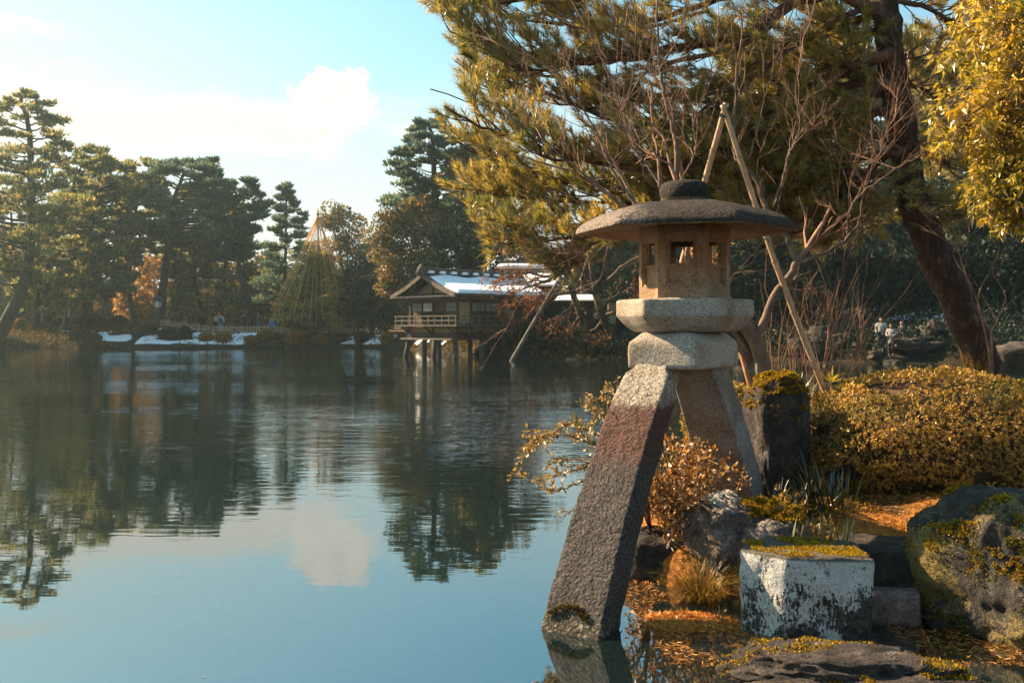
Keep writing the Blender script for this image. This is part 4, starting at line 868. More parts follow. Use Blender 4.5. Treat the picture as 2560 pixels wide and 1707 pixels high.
# the far wood behind everything, one mass at this distance
n = 52000; x = rng.uniform(-95, 75, n); y = rng.uniform(128, 139, n) - np.clip((x - 5) / 40, 0, 1) * 22; ht = 6.5 + 3.2 * fbm(np.stack([x, x * 0, x * 0], 1), .09, 3, 8) + np.clip((x - 5) / 30, 0, 1) * 9
P = np.stack([x, y, far_h(x, y) + ht * rng.random(n) ** .8], 1)
put('far_wood', npmesh('far_wood', *blades(P, unit(rvec(n) + np.array([0, -.3, .4])), rng.uniform(.5, 1.2, n), .55)), M_BROADF, kind='stuff', label='mass of distant trees closing the view behind the far bank')
# low shaded growth over the far right bank
pts = []
for _ in range(52000):
    x = random.uniform(-1, 34); s_ = random.uniform(.5, 22); y = float(shore_y(x)) + s_; pts.append((x, y, 0))
pts = np.array(pts); pts[:, 2] = far_h(pts[:, 0], pts[:, 1]) + np.abs(rng.normal(size=len(pts))) * .55 * (.4 + .6 * (fbm(pts, .35, 2, 77) > 0))
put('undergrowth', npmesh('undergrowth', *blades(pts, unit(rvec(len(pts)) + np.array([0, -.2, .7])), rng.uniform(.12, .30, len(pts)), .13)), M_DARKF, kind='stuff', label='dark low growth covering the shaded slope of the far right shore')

# ---------------------------------------------------------------- people on the far bank
M_SKIN = mat_solid('skin', (.40, .24, .17), (.44, .27, .19), 3., .6, 0); M_HAIR = mat_solid('black_hair', (.012, .010, .009), (.03, .022, .018), 8., .6, 0)
_cm = {}
def cloth(c):
    if c not in _cm: _cm[c] = mat_solid('cloth', tuple(x * .85 for x in c), c, 6., .9, .15)
    return _cm[c]
def skinned(name, verts, edges, rads, mat, parent, sub=1):
    me = bpy.data.meshes.new(name); me.from_pydata([tuple(v) for v in verts], edges, []); o = put(name, me, mat, parent)
    md = o.modifiers.new('skin', 'SKIN'); md.use_smooth_shade = True
    if not me.skin_vertices: o.modifiers.clear(); return o
    for i, r_ in enumerate(rads): me.skin_vertices[0].data[i].radius = (r_, r_) if not isinstance(r_, tuple) else r_
    me.skin_vertices[0].data[0].use_root = True
    sb = o.modifiers.new('sub', 'SUBSURF'); sb.levels = sb.render_levels = sub; return o
def person(label, p, ht, yaw, top, leg, pose='stand', shoe=(.03, .03, .03), hair=None, coat=False, group='visitors on the far bank'):
    k_ = ht / 1.72; th = thing('person', label, 'person', p, group); cy_, sy_ = math.cos(yaw), math.sin(yaw)
    def q_(x, y, z): return Vector((p[0] + (x * cy_ - y * sy_) * k_, p[1] + (x * sy_ + y * cy_) * k_, p[2] + z * k_))
    # the figure faces -y before yaw
    if pose == 'photo': hands = [(-.20, -.22, 1.18), (-.06, -.36, 1.42), (.20, -.22, 1.18), (.06, -.36, 1.42)]
    elif pose == 'pocket': hands = [(-.27, .06, 1.12), (-.20, -.10, .93), (.27, .06, 1.12), (.20, -.10, .93)]
    elif pose == 'hold': hands = [(-.25, -.02, 1.14), (-.12, -.26, 1.08), (.25, -.02, 1.14), (.12, -.26, 1.08)]
    else: hands = [(-.25, .03, 1.12), (-.24, -.06, .86), (.25, .03, 1.12), (.24, -.06, .86)]
    st = .10 if pose != 'step' else .16; sy0 = .0 if pose != 'step' else .16
    hd = (0, -.10, 1.60) if pose in ('pocket', 'hold') else (0, -.03, 1.62)
    V = [(0, 0, .95), (0, .01, 1.15), (0, .01, 1.36), (0, -.01, 1.48), hd, (hd[0], hd[1] - .01, hd[2] + .10),
         (-.18, .01, 1.40), hands[0], hands[1], (.18, .01, 1.40), hands[2], hands[3],
         (-st, 0, .90), (-st, -.02 - sy0, .50), (-st, .02 - sy0, .09), (-st, -.13 - sy0, .04), (st, 0, .90), (st, -.02 + sy0, .50), (st, .03 + sy0, .09), (st, -.12 + sy0, .04)]
    E = [(0, 1), (1, 2), (2, 3), (3, 4), (4, 5), (2, 6), (6, 7), (7, 8), (2, 9), (9, 10), (10, 11), (0, 12), (12, 13), (13, 14), (14, 15), (0, 16), (16, 17), (17, 18), (18, 19)]
    Rr = [.13, .125, .14, .055, .085, .075, .065, .042, .035, .065, .042, .035, .085, .058, .042, .04, .085, .058, .042, .04]
    W = [q_(*v) for v in V]; bd = skinned('body', W, E, [r_ * k_ for r_ in Rr], M_SKIN, th)
    i_ = [0, 1, 2, 6, 7, 8, 9, 10, 11]; jv = [W[j] for j in i_]; jv[5] = jv[4] + (jv[5] - jv[4]) * .86; jv[8] = jv[7] + (jv[8] - jv[7]) * .86
    je = [(0, 1), (1, 2), (2, 3), (3, 4), (4, 5), (2, 6), (6, 7), (7, 8)]; jr = [.175, .165, .175, .095, .068, .055, .095, .068, .055]
    if coat: jv.append(q_(0, 0, .62)); je.append((0, 9)); jr.append(.20)
    skinned('jacket', jv, je, [r_ * k_ for r_ in jr], cloth(top), bd)
    tv = [W[0], W[12], W[13], q_(-st, .02 - sy0, .10), W[16], W[17], q_(st, .03 + sy0, .10)]
    skinned('trousers', tv, [(0, 1), (1, 2), (2, 3), (0, 4), (4, 5), (5, 6)], [r_ * k_ for r_ in (.145, .105, .078, .066, .105, .078, .066)], cloth(leg), bd)
    for s_, oy in ((-1, -sy0), (1, sy0)): skinned('shoe', [q_(s_ * st, .05 + oy, .05), q_(s_ * st, -.08 + oy, .045), q_(s_ * st, -.17 + oy, .035)], [(0, 1), (1, 2)], [.055 * k_, .055 * k_, .045 * k_], cloth(shoe), bd)
    skinned('hair', [q_(hd[0], hd[1] + .012, hd[2] + .125), q_(hd[0], hd[1] + .05, hd[2] + .05)], [(0, 1)], [.128 * k_, .112 * k_], M_HAIR if hair is None else cloth(hair), bd)
    skinned('nose', [q_(hd[0], hd[1] - .085, hd[2] + .03), q_(hd[0], hd[1] - .105, hd[2] + .01)], [(0, 1)], [.014 * k_, .014 * k_], M_SKIN, bd, 0)
    return th
def gp(px, Y, off=0.):
    x = (px - 1280) / F * Y; return (x, Y, float(far_h(x, Y)) + off)
WH, BK, NV = (.42, .41, .38), (.02, .02, .022), (.02, .028, .045)
person('person in a white jacket and dark trousers, back of the pair hugging by the fence', gp(541, 94.5), 1.70, R(75), WH, BK, 'hold')
person('person in a pale coat, front one of the hugging pair by the fence', gp(553, 94), 1.74, R(200), (.55, .55, .53), (.22, .27, .32), 'stand')
person('shorter person in black crouching behind the pale pair by the fence', gp(567, 95), 1.05, R(120), BK, BK, 'hold')
person('person all in black standing alone on the path, facing left', gp(612, 95.5), 1.76, R(-80), BK, BK, 'pocket')
person('person in a dark grey jacket taking a picture, leftmost of the cluster', gp(646, 94.5), 1.75, R(150), (.06, .07, .075), (.10, .13, .16), 'photo', hair=(.45, .43, .40))
person('person in a brown-red coat in the middle of the cluster on the path', gp(663, 95), 1.66, R(170), (.16, .07, .05), (.07, .05, .045), 'hold', coat=True)
person('person in a light blue top carrying the big blue pack', gp(680, 94.3), 1.62, R(20), (.30, .38, .48), BK, 'stand')
person('person in black, rightmost of the cluster on the path', gp(699, 95), 1.72, R(-100), BK, (.18, .06, .03), 'photo')
person('person in a red jacket on the path between the roped pine and the tea house', gp(890, 93.5), 1.65, R(-60), (.50, .05, .03), BK, 'step')
def backpack(label, c, s_, col):
    th = thing('backpack', label, 'backpack', c); b = MB(); b.loft([rrect(Vector(c) + Vector((0, 0, z * s_)), Vector((1, 0, 0)), Vector((0, 1, 0)), (.17 - q_) * s_, (.11 - q_ * .6) * s_, .05 * s_, 4, 3) for z, q_ in ((-.26, .06), (-.23, .02), (-.1, 0), (.1, .0), (.2, .02), (.26, .07))]); b.put('sack', cloth(col), th, True)
    MB().box(Vector(c) + Vector((0, -.125 * s_, -.08 * s_)), (.22 * s_, .05 * s_, .2 * s_)).put('pocket', cloth(col), th)
    for i in (-1, 1): MB().tube(smoothline([Vector(c) + Vector((i * .1 * s_, .10 * s_, z * s_)) + Vector((0, y * s_, 0)) for z, y in ((-.2, 0), (0, .1), (.2, 0))], 3), .018 * s_, 5).put('strap', cloth(BK), th)
q_ = gp(681, 94.3); backpack('big bright blue backpack on the visitor in light blue', (q_[0] + .06, q_[1] - .30, q_[2] + 1.05), 1.45, (.01, .16, .55))
q_ = gp(553, 94); backpack('dark navy backpack on the pale-coated visitor of the hugging pair', (q_[0] - .02, q_[1] - .24, q_[2] + 1.16), .95, (.025, .035, .055))
gr = 'visitors on the far right shore'
def sp3(px, py, Y): a = at(px, py, Y); return (a.x, a.y, a.z)
person('person in a white jacket and dark trousers looking down by the far right shore', sp3(2203, 878, 51), 1.72, R(-25), (.34, .34, .32), NV, 'pocket', (.25, .31, .33), group=gr)
person('person in a pale knee-length coat holding something by the far right shore', sp3(2228, 889, 50), 1.58, R(-35), (.28, .26, .23), (.05, .02, .02), 'hold', (.16, .16, .16), coat=True, group=gr)
person('person all in black behind the pale-coated one by the far right shore', sp3(2256, 884, 50.8), 1.66, R(-50), BK, BK, 'hold', coat=True, group=gr)
for (px, py, Y, rx, lb) in ((2203, 884, 51, .62, 'flat stone the white-jacketed visitor stands on'), (2236, 894, 50.3, .7, 'flat stone the two coated visitors stand on')):
    a = at(px, py, Y); tp = at(px, 878.5 if px == 2203 else 889, Y).z; rock('shore_rock', lb, (a.x, a.y, tp - .24), (rx, .5, .25), px, M_SHROCK, 3, .6, .1, group='boulders of the far right shore')
# ---------------------------------------------------------------- near stones
def mat_rock(name, cols, lichen=None, lth=(.55, .66), lsc=9., bump=.9, moss=None):
    m, t = material(name); tc = t.n('ShaderNodeTexCoord'); v = tc.outputs['Object']; g = t.n('ShaderNodeNewGeometry')
    c_ = t.ramp(t.noise(v, 7., 7., .68), [(.32, cols[0]), (.5, cols[1]), (.68, cols[2])])
    c_ = t.mix(t.rng(t.noise(v, 60., 3., .7), .40, .62), t.mix(1., c_, (.55, .52, .5), 'MULTIPLY'), c_)
    if lichen:
        l_ = t.m('MULTIPLY_ADD', t.m('SUBTRACT', t.noise(v, lsc * 7, 4., .75), .5), .55, t.noise(v, lsc * .28, 3., .5))
        c_ = t.mix(t.rng(l_, *lth), c_, lichen)
    if moss:
        up = t.n('ShaderNodeSeparateXYZ', _0=g.outputs['Normal']).outputs[2]
        k_ = t.m('MULTIPLY_ADD', t.m('SUBTRACT', t.noise(v, 9., 5., .7), .5), 1.3, up)
        c_ = t.mix(t.rng(k_, moss[1], moss[1] + .25), c_, t.ramp(t.noise(v, 45., 4.), [(.35, tuple(x * .35 for x in moss[0])), (.6, moss[0])]))
    z = t.n('ShaderNodeSeparateXYZ', _0=v).outputs[2]
    c_ = t.mix(t.rng(z, .05, .0), c_, t.mix(1., c_, (.35, .28, .2), 'MULTIPLY'))           # wet foot
    h = t.m('MULTIPLY_ADD', t.noise(v, 14., 6., .7), 1.6, t.noise(v, 70., 3., .7))
    finish(t, t.n('ShaderNodeBsdfPrincipled', Base_Color=c_, Roughness=.88, Specular_IOR_Level=.25, Normal=t.n('ShaderNodeBump', Strength=bump, Distance=.02, Height=h).outputs[0])); return m
MOSSC = (.30, .19, .02)
M_RK = mat_rock('grey_brown_rock', ((.05, .038, .032), (.22, .165, .135), (.44, .35, .30)), (.50, .48, .44), (.58, .68), 9., 1., (MOSSC, 1.0))
M_RKD = mat_rock('dark_pitted_rock', ((.022, .018, .016), (.065, .052, .045), (.14, .11, .095)), (.26, .24, .22), (.68, .78), 10., 1.1, (MOSSC, 1.12))
M_RKM = mat_rock('moss_grown_rock', ((.018, .017, .016), (.055, .05, .045), (.14, .125, .105)), (.22, .16, .055), (.52, .64), 8., 1.1, (MOSSC, 1.05))
M_MOSS = mat_leaf('golden_moss', [(.06, .050, .008), (.22, .14, .014), (.42, .25, .020), (.55, .34, .03)], .35, 0)
def moss_on(parent, P, fc, up_min, n, mask=0., size=.016, seed=1):
    n = int(n * 2.4); size *= .62
    """tiny moss shoots over the upward faces of a stone"""
    a, b, c_ = P[fc[:, 0]], P[fc[:, 1]], P[fc[:, 2]]; nr_ = np.cross(b - a, c_ - a); ar = np.linalg.norm(nr_, axis=1); nn = nr_ / ar[:, None]
    ok = (nn[:, 2] > up_min) & (fbm((a + b + c_) / 3, 3.2, 3, seed) > mask); ix = np.where(ok)[0]
    if not len(ix): return
    pick = rng.choice(ix, n, p=ar[ix] / ar[ix].sum()); u = rng.random((n, 1)); v = rng.random((n, 1)); s_ = (u + v) > 1; u = np.where(s_, 1 - u, u); v = np.where(s_, 1 - v, v)
    p = a[pick] + (b - a)[pick] * u + (c_ - a)[pick] * v - nn[pick] * .004; hump = .5 + .9 * (fbm(p, 16, 2, seed + 3) > -.1)
    sz = size * rng.uniform(.5, 1.4, n) * hump
    put('moss', npmesh('moss', *blades(p, unit(nn[pick] + rvec(n) * .75), sz * 1.3, sz * .8)), M_MOSS, parent, kind='stuff')
o, P, fc = rock('standing_rock', 'upright moss-capped rock just behind the rear leg of the lantern', (2.12, 8.02, .84), (.215, .22, .54), 4, M_RKD, 5, .48, .13, .25, sc=2.2)
moss_on(o, P, fc, .42, 9000, -1.0, .022, 2)
o, P, fc = rock('bank_rock', 'greyish lichen-flecked rock under the rear leg of the lantern', (1.50, 7.12, .19), (.24, .26, .37), 8, M_RK, 5, .60, .18, .5)
o, P, fc = rock('bank_rock', 'brown rock with golden moss and grass tufts, right of the one under the rear leg', (1.82, 7.02, .17), (.25, .28, .36), 12, M_RK, 5, .62, .20, -.2)
moss_on(o, P, fc, .30, 9000, -.15, .024, 5)
o, P, fc = rock('bank_rock', 'low dark wet rock in the gap between the lantern legs', (1.08, 7.25, .08), (.26, .20, .22), 15, M_RKD, 4, .65, .22)
o, P, fc = rock('mossy_boulder', 'large dark-topped boulder with yellow-green moss on its face at the right edge', (3.12, 6.02, .30), (.58, .50, .46), 19, M_RKM, 6, .58, .16, .35)
moss_on(o, P, fc, .45, 6000, .18, .018, 8)
# moss cushions on the boulder's face
a_, b_, c2 = P[fc[:, 0]], P[fc[:, 1]], P[fc[:, 2]]; nn = unit(np.cross(b_ - a_, c2 - a_)); mid = (a_ + b_ + c2) / 3
ix = np.where((nn[:, 1] < -.1) & (fbm(mid, 5., 3, 91) > .05) & (mid[:, 2] > .05) & (mid[:, 2] < .62))[0]; pk = rng.choice(ix, 9000); pp = mid[pk] + rng.normal(size=(9000, 3)) * .006
put('moss', npmesh('moss', *blades(pp, unit(nn[pk] + rvec(9000) * .8), rng.uniform(.006, .016, 9000), .008)), mat_leaf('pale_moss', [(.07, .06, .015), (.17, .14, .03), (.28, .22, .05)], .2, 0), o, kind='stuff')
o, P, fc = rock('flat_rock', 'dark flat layered rock breaking the water in front of the white stone block', (1.66, 5.15, -.02), (.52, .30, .15), 23, M_RKD, 6, .7, .26, -.12, sc=1.8)
moss_on(o, P, fc, .6, 2600, .25, .014, 4)
o, P, fc = rock('flat_rock', 'lower ledge of dark rock with needles on it, nearer the viewer than the flat rock', (1.72, 4.86, -.05), (.62, .20, .125), 27, M_RKD, 5, .7, .24, .05, sc=1.9)
moss_on(o, P, fc, .6, 1800, .2, .014, 4)
M_DROWN = mat_solid('drowned_stone', (.15, .17, .16), (.27, .28, .26), 4., 1., .3)
for i, (x, y, rx, ry, lb) in enumerate(((.15, 4.9, .33, .24, 'flat drowned stone seen through the water left of the front leg'), (-.22, 4.55, .42, .22, 'broad drowned stone near the bottom edge of the pond view'), (-.05, 5.5, .26, .2, 'small pale drowned stone left of the front leg'), (.28, 4.4, .26, .16, 'drowned stone below the reflection of the front leg'), (-.55, 5.05, .30, .2, 'drowned stone farthest from the lantern'))):
    rock('drowned_stone', lb, (x, y, -.36), (rx, ry, .16), 60 + i, M_DROWN, 3, .7, .15, i * .7)

# white-flecked hewn block, slab and small wall behind it
def tone_block(t, v, c_, big):
    sx = t.n('ShaderNodeSeparateXYZ', _0=v); lic = t.m('MULTIPLY_ADD', t.m('SUBTRACT', t.noise(t.mapping(v, (1.25, 1.25, .6)), 50., 6., .8), .5), 1.2, t.noise(v, 5., 3.))
    low = t.m('ADD', t.m('MULTIPLY', t.rng(sx.outputs[2], .22, .02), .10), t.m('MULTIPLY', t.rng(sx.outputs[0], 1.82, 2.06), t.m('MULTIPLY', t.rng(sx.outputs[2], .36, .14), .30)))
    k_ = t.rng(t.m('SUBTRACT', lic, low), .385, .455)
    c_ = t.mix(k_, t.ramp(t.noise(v, 30., 4.), [(.35, (.018, .016, .014)), (.65, (.075, .065, .055))]), t.ramp(t.noise(v, 120., 3.), [(.35, (.36, .35, .33)), (.6, (.56, .55, .52))]))
    return t.mix(t.rng(sx.outputs[2], .455, .475), c_, (.10, .085, .07))
M_BLOCK = mat_granite('lichened_block', *G1, 1., .8, tone_block)
def prism(name, foot, z0, z1, mat, parent, rd=.025, amp=.006, seed=3, taper=.0):
    foot = [Vector((x, y, 0)) for x, y in foot]; n = len(foot); c0 = sum(foot, Vector()) / n
    def ring(z, inset):
        out = []
        for i in range(n):
            a, b, c_ = foot[i - 1], foot[i], foot[(i + 1) % n]; d1 = (b - a).normalized(); d2 = (c_ - b).normalized(); L = (c_ - b).length
            P0 = b - d1 * rd; P1 = b + d2 * rd
            out += [P0, P0 * .25 + b * .5 + P1 * .25, P1]; m_ = max(1, int(L / .03))
            out += [P1 + (c_ - d2 * rd - P1) * (j / m_) for j in range(1, m_)]
        return [p + (c0 - p).normalized() * inset + Vector((0, 0, z)) for p in out]
    zs = [z0 + (z1 - .012 - z0) * i / 16 for i in range(17)]
    b = MB(); b.loft([ring(z, taper * (1 - (z - z0) / (z1 - z0)) ** 1.5) for z in zs] + [ring(z1 - .004, .006), ring(z1, .018), ring(z1 + .004, .06), ring(z1 + .006, .13)])
    return put(name, chip(b.mesh(name, True), amp, 12., seed), mat, parent)
bk = thing('stone_block', 'squared stone block flecked with white lichen, standing in the shallow water', 'stone block', (1.75, 5.95, 0))
prism('block', [(1.575, 5.70), (2.065, 5.655), (2.10, 6.18), (1.62, 6.30), (1.345, 5.93)], -.14, .485, M_BLOCK, bk, amp=.015, taper=.03)
n = 13000; px_ = rng.uniform(1.42, 2.05, n); py_ = rng.uniform(5.70, 6.22, n); kk = (py_ > 5.93 - (px_ - 1.345) * .95 + .02) & (fbm(np.stack([px_, py_, px_ * 0], 1), 5, 3, 7) > -.35); px_, py_ = px_[kk], py_[kk]
P = np.stack([px_, py_, np.full(len(px_), .490)], 1); sz = rng.uniform(.005, .014, len(P))
put('moss', npmesh('moss', *blades(P, unit(rvec(len(P)) + np.array([0, 0, .8])), sz, sz * .7)), M_MOSS, bk, kind='stuff')
sb_ = thing('stone_slab', 'flat dark slab set into the bank between the white block and the mossy boulder', 'stone slab', (2.42, 6.35, 0))
prism('slab', [(2.02, 6.24), (2.62, 6.10), (2.74, 6.62), (2.20, 6.78)], -.2, .41, M_RKD, sb_, amp=.008, seed=6)
wr = thing('bank_wall_stone', 'smooth pinkish stone low in the bank right of the white block', 'stone', (2.33, 6.02, 0))
prism('stone', [(2.14, 6.02), (2.44, 5.94), (2.50, 6.12), (2.2, 6.2)], -.2, .20, mat_rock('pinkish_stone', ((.12, .08, .07), (.24, .17, .15), (.33, .26, .23)), bump=.5), wr, amp=.006, seed=9)

# ---------------------------------------------------------------- ground plants
M_GRASSG = mat_leaf('golden_sedge', [(.10, .07, .012), (.28, .16, .02), (.45, .24, .04)], .4, .04)
M_GRASSD = mat_leaf('dark_mondo_grass', [(.014, .022, .012), (.03, .04, .016), (.07, .07, .02)], .2, .12, .3)
M_IRIS = mat_leaf('iris_blade', [(.05, .062, .025), (.10, .10, .035), (.19, .15, .04)], .3, .08, .35)
M_BAMBOOLEAF = mat_leaf('yellow_bamboo_grass', [(.34, .22, .015), (.50, .34, .02), (.42, .30, .06)], .45, .08, .3)
def strap(b, p, d, L, w_, droop, n=5):
    """one blade, creased along its middle, bending over under its weight"""
    d = Vector(d).normalized(); p = Vector(p); side = d.cross(Vector((0, 0, 1))); side = side.normalized() if side.length > .05 else Vector((1, 0, 0)); V = []
    for i in range(n + 1):
        f = i / n; w2 = w_ * (1 - f ** 2.2) * (.55 + .9 * min(f * 3, .5)); nn_ = side.cross(d).normalized()
        V += [p - side * w2 / 2 + nn_ * w2 * .15, p, p + side * w2 / 2 + nn_ * w2 * .15]; p = p + d * (L / n); d = (d + Vector((0, 0, -droop * (.4 + f)))).normalized()
    return b.add(V, [(i * 3 + j, i * 3 + j + 1, i * 3 + j + 4, i * 3 + j + 3) for i in range(n) for j in (0, 1)])
def clump(name, label, cat, c, n, Lr, wr_, droop, spread, mat, rad=.08, single=False, lean=(0, 0), part='blade', zfun=None):
    th = thing(name, label, cat, c); b = MB()
    for i in range(n):
        a = random.random() * 6.28; q_ = rad * math.sqrt(random.random()); p = Vector(c) + Vector((math.cos(a) * q_, math.sin(a) * q_, 0))
        if zfun: p.z = zfun(p.x, p.y) - .01
        t_ = random.random() ** .7 * spread; a2 = a + random.gauss(0, .6); d = Vector((math.cos(a2) * t_ + lean[0], math.sin(a2) * t_ + lean[1], 1))
        if single: b = MB()
        strap(b, p, d, random.uniform(*Lr), random.uniform(*wr_), droop)
        if single: b.put(part, mat, th, True)
    if not single: b.put(part + 's', mat, th, True, kind='stuff')
    return th
nh = lambda x, y: float(near_h(np.array([x]), np.array([y]))[0])
clump('sedge_clump', 'golden drooping grass clump at the water\'s edge under the rear leg', 'grass clump', (1.25, 6.60, -.02), 380, (.18, .40), (.004, .008), .36, 1.1, M_GRASSG, .10, lean=(-.15, -.25))
clump('sedge_clump', 'small sprig of green-gold grass on the floating needle mat', 'grass clump', (1.27, 6.10, 0), 9, (.08, .16), (.008, .014), .12, .8, M_IRIS, .02, True)
clump('iris_clump', 'short upright iris shoots growing on top of the white-flecked block', 'iris', (1.98, 6.12, .485), 34, (.10, .20), (.010, .016), .05, .55, M_IRIS, .13, True)
clump('iris_clump', 'few iris shoots beside the moss at the back of the white-flecked block', 'iris', (1.80, 6.42, .42), 7, (.12, .24), (.010, .015), .06, .4, M_IRIS, .06, True)
clump('mondo_grass', 'silvery arching grass on top of the upright mossy rock', 'grass clump', (2.36, 8.35, 1.20), 90, (.16, .36), (.008, .013), .30, 1.1, M_IRIS, .16)
clump('mondo_grass', 'dark strap-leaved grass between the upright rock and the clipped hedge', 'grass clump', (2.40, 7.60, .60), 110, (.22, .50), (.012, .020), .30, 1.1, M_GRASSD, .22, zfun=nh)
clump('mondo_grass', 'dark grass hanging over the bank right of the mossy brown rock', 'grass clump', (2.14, 7.35, .5), 60, (.14, .30), (.010, .016), .25, .9, M_GRASSD, .14, zfun=nh)
clump('mondo_grass', 'small dark-green tuft at the foot of the rear leg', 'grass clump', (1.52, 7.30, .50), 40, (.10, .22), (.012, .02), .22, .9, M_GRASSD, .10)
clump('mondo_grass', 'sparse tuft at the bottom of the upright mossy rock', 'grass clump', (2.03, 7.66, .62), 22, (.10, .22), (.010, .016), .2, .8, M_IRIS, .06, zfun=nh)
for c, lb in (((2.88, 8.98, 1.30), 'yellow bamboo-grass leaves above the hedge, left of the pair'), ((3.16, 9.02, 1.26), 'star-shaped yellow bamboo-grass leaves above the hedge, right of the pair')):
    th = thing('bamboo_grass', lb, 'plant', (c[0], c[1], nh(c[0], c[1]))); MB().tube([Vector((c[0], c[1], nh(c[0], c[1]))), Vector(c)], .006, 5).put('stem', M_IRIS, th, True)
    for i in range(10): a = i * .66 + random.random() * .3; strap(b := MB(), c, (math.cos(a), math.sin(a) * .6, random.uniform(.2, .9)), random.uniform(.18, .32), random.uniform(.022, .034), .22); b.put('leaf', M_BAMBOOLEAF, th, True)
# clipped azalea hedge
M_HLEAF = mat_leaf('hedge_leaves', [(.08, .062, .014), (.30, .17, .020), (.58, .31, .032), (.78, .50, .15), (.52, .16, .02)], .45, .035, .5, [0, .3, .6, .92, 1], (2.2, (.55, .70, .6), (1., .8, .7)))
M_HTWIG = mat_solid('hedge_twigs', (.030, .018, .010), (.08, .045, .025), 14., .9, .6, 30.)
def hedge(label, c, rad, n, yaw=0., lsz=.030, zcut=-.62):
    th = thing('clipped_hedge', label, 'hedge', (c[0], c[1], c[2] - rad[2] * .8)); q_ = rvec(n); q_ = q_[(q_[:, 2] > zcut) & (fbm(q_, 4.5, 2, 61) > -.62 + .25 * np.clip(-q_[:, 2] * 2, 0, 1))]; n = len(q_)
    q2 = np.sign(q_) * np.abs(q_) ** .94; lump = 1 + .075 * fbm(q2, 2.6, 3, 15) + .02 * vn(q2, 11, 4); dep = 1 - np.abs(rng.normal(size=n)) * .055 + (rng.random(n) < .03) * rng.random(n) * .06
    P = q2 * (lump * dep)[:, None] * np.array(rad); c0, s0 = math.cos(yaw), math.sin(yaw); rot = np.array([[c0, -s0, 0], [s0, c0, 0], [0, 0, 1]])
    P = P @ rot.T + np.array(c); N = unit(q2 / np.array(rad)) @ rot.T
    k_ = 6; base = np.repeat(P, k_, 0); d = unit(np.repeat(N, k_, 0) * .55 + rvec(n * k_) * 1.0); sz = lsz * rng.uniform(.55, 1.2, n * k_)
    put('foliage', npmesh('foliage', *blades(base, d, sz, sz * .42, face=unit(np.repeat(N, k_, 0) + rvec(n * k_) * .6), bend=.12)), M_HLEAF, th, kind='stuff')
    b = bmesh.new(); bmesh.ops.create_icosphere(b, subdivisions=4, radius=1); V = np.array([v.co[:] for v in b.verts]); fc = np.array([[v.index for v in f.verts] for f in b.faces]); b.free()
    V2 = np.sign(V) * np.abs(V) ** .94 * (.90 + .03 * fbm(V, 5, 3, 2))[:, None] * np.array(rad); V2[:, 2] = np.maximum(V2[:, 2], -.55 * rad[2]); put('twig_core', npmesh('twig_core', V2 @ rot.T + np.array(c), fc, True), M_HTWIG, th)
    tw = MB()
    for i in range(60):
        a = random.random() * 6.28; r_ = random.random() ** .5 * .75; p0 = np.array([math.cos(a) * r_ * rad[0], math.sin(a) * r_ * rad[1], -rad[2]]); p1 = p0 * np.array([1.12, 1.12, 0]) + np.array([0, 0, -.35 * rad[2]])
        tw.tube([Vector(rot @ p0 + np.array(c)), Vector(rot @ ((p0 + p1) / 2) + np.array(c)) + Vector((random.gauss(0, .02), random.gauss(0, .02), 0)), Vector(rot @ p1 + np.array(c))], .008, 4, False)
    tw.put('stems', M_HTWIG, th, True, kind='stuff')
    return th
hedge('big rounded azalea hedge glowing orange on top, right of the lantern', (3.55, 8.35, .84), (1.25, 1.15, .60), 27000, -.12, .027)
hedge('second clipped hedge at the right edge, behind the leaning pine trunk', (5.75, 10.4, .82), (.70, .6, .5), 3600)
hedge('small dark hedge behind the lantern, at the foot of the bare tree', (2.02, 9.30, .88), (.42, .40, .40), 2400)
# low shrub with arching sprays over the water
M_SPRAY = mat_leaf('spray_leaves', [(.09, .085, .025), (.22, .17, .04), (.44, .24, .04), (.60, .48, .30)], .35, .06, .4)
M_RED = mat_leaf('reddish_leaves', [(.14, .055, .016), (.36, .14, .022), (.52, .25, .04), (.62, .46, .28)], .38, .05, .4)
sh_ = thing('arching_shrub', 'low shrub with small pale leaves on sprays arching left over the water', 'shrub', (.98, 7.35, .2)); tb = MB(); LV = []
sprays = [[(1600, 1180), (1480, 1110), (1390, 1085), (1330, 1105), (1287, 1178)], [(1600, 1150), (1500, 1090), (1420, 1060), (1380, 1085), (1330, 1110)], [(1590, 1090), (1530, 1030), (1510, 985), (1525, 965)], [(1590, 1120), (1520, 1050), (1470, 1015), (1480, 1000)], [(1590, 1200), (1500, 1165), (1420, 1180), (1340, 1205)], [(1580, 1230), (1480, 1200), (1400, 1225), (1360, 1215)], [(1590, 1260), (1500, 1250), (1410, 1285)], [(1600, 1100), (1560, 1010), (1545, 975)], [(1600, 1170), (1470, 1100), (1440, 1040)], [(1590, 1080), (1545, 1040), (1500, 1040), (1475, 1060)], [(1590, 1230), (1450, 1150), (1370, 1160)]]
for i, l_ in enumerate(sprays):
    Y0 = 7.15 + random.uniform(-.15, .25); ln = smoothline([Vector((1.02, 7.3, .30))] + [at(px, py, Y0 - .10 * j) for j, (px, py) in enumerate(l_)], 9, .004); tb.tube(ln, [.008 - .006 * j / len(ln) for j in range(len(ln))], 5, False)
    for j in range(9, len(ln)):
        d = (ln[j] - ln[j - 1]).normalized()
        for k_ in range(3): LV.append((ln[j] + Vector((random.gauss(0, .006), random.gauss(0, .006), random.gauss(0, .006))), d * .6 + Vector(rvec(1)[0]) * .9))
        if random.random() < .5:
            e = Vector(rvec(1)[0]); e = (d + e * .9).normalized(); L = random.uniform(.05, .14); tb.tube([ln[j], ln[j] + e * L], .0025, 3, False)
            for k_ in range(5): LV.append((ln[j] + e * L * (k_ + 1) / 5, e + Vector(rvec(1)[0])))
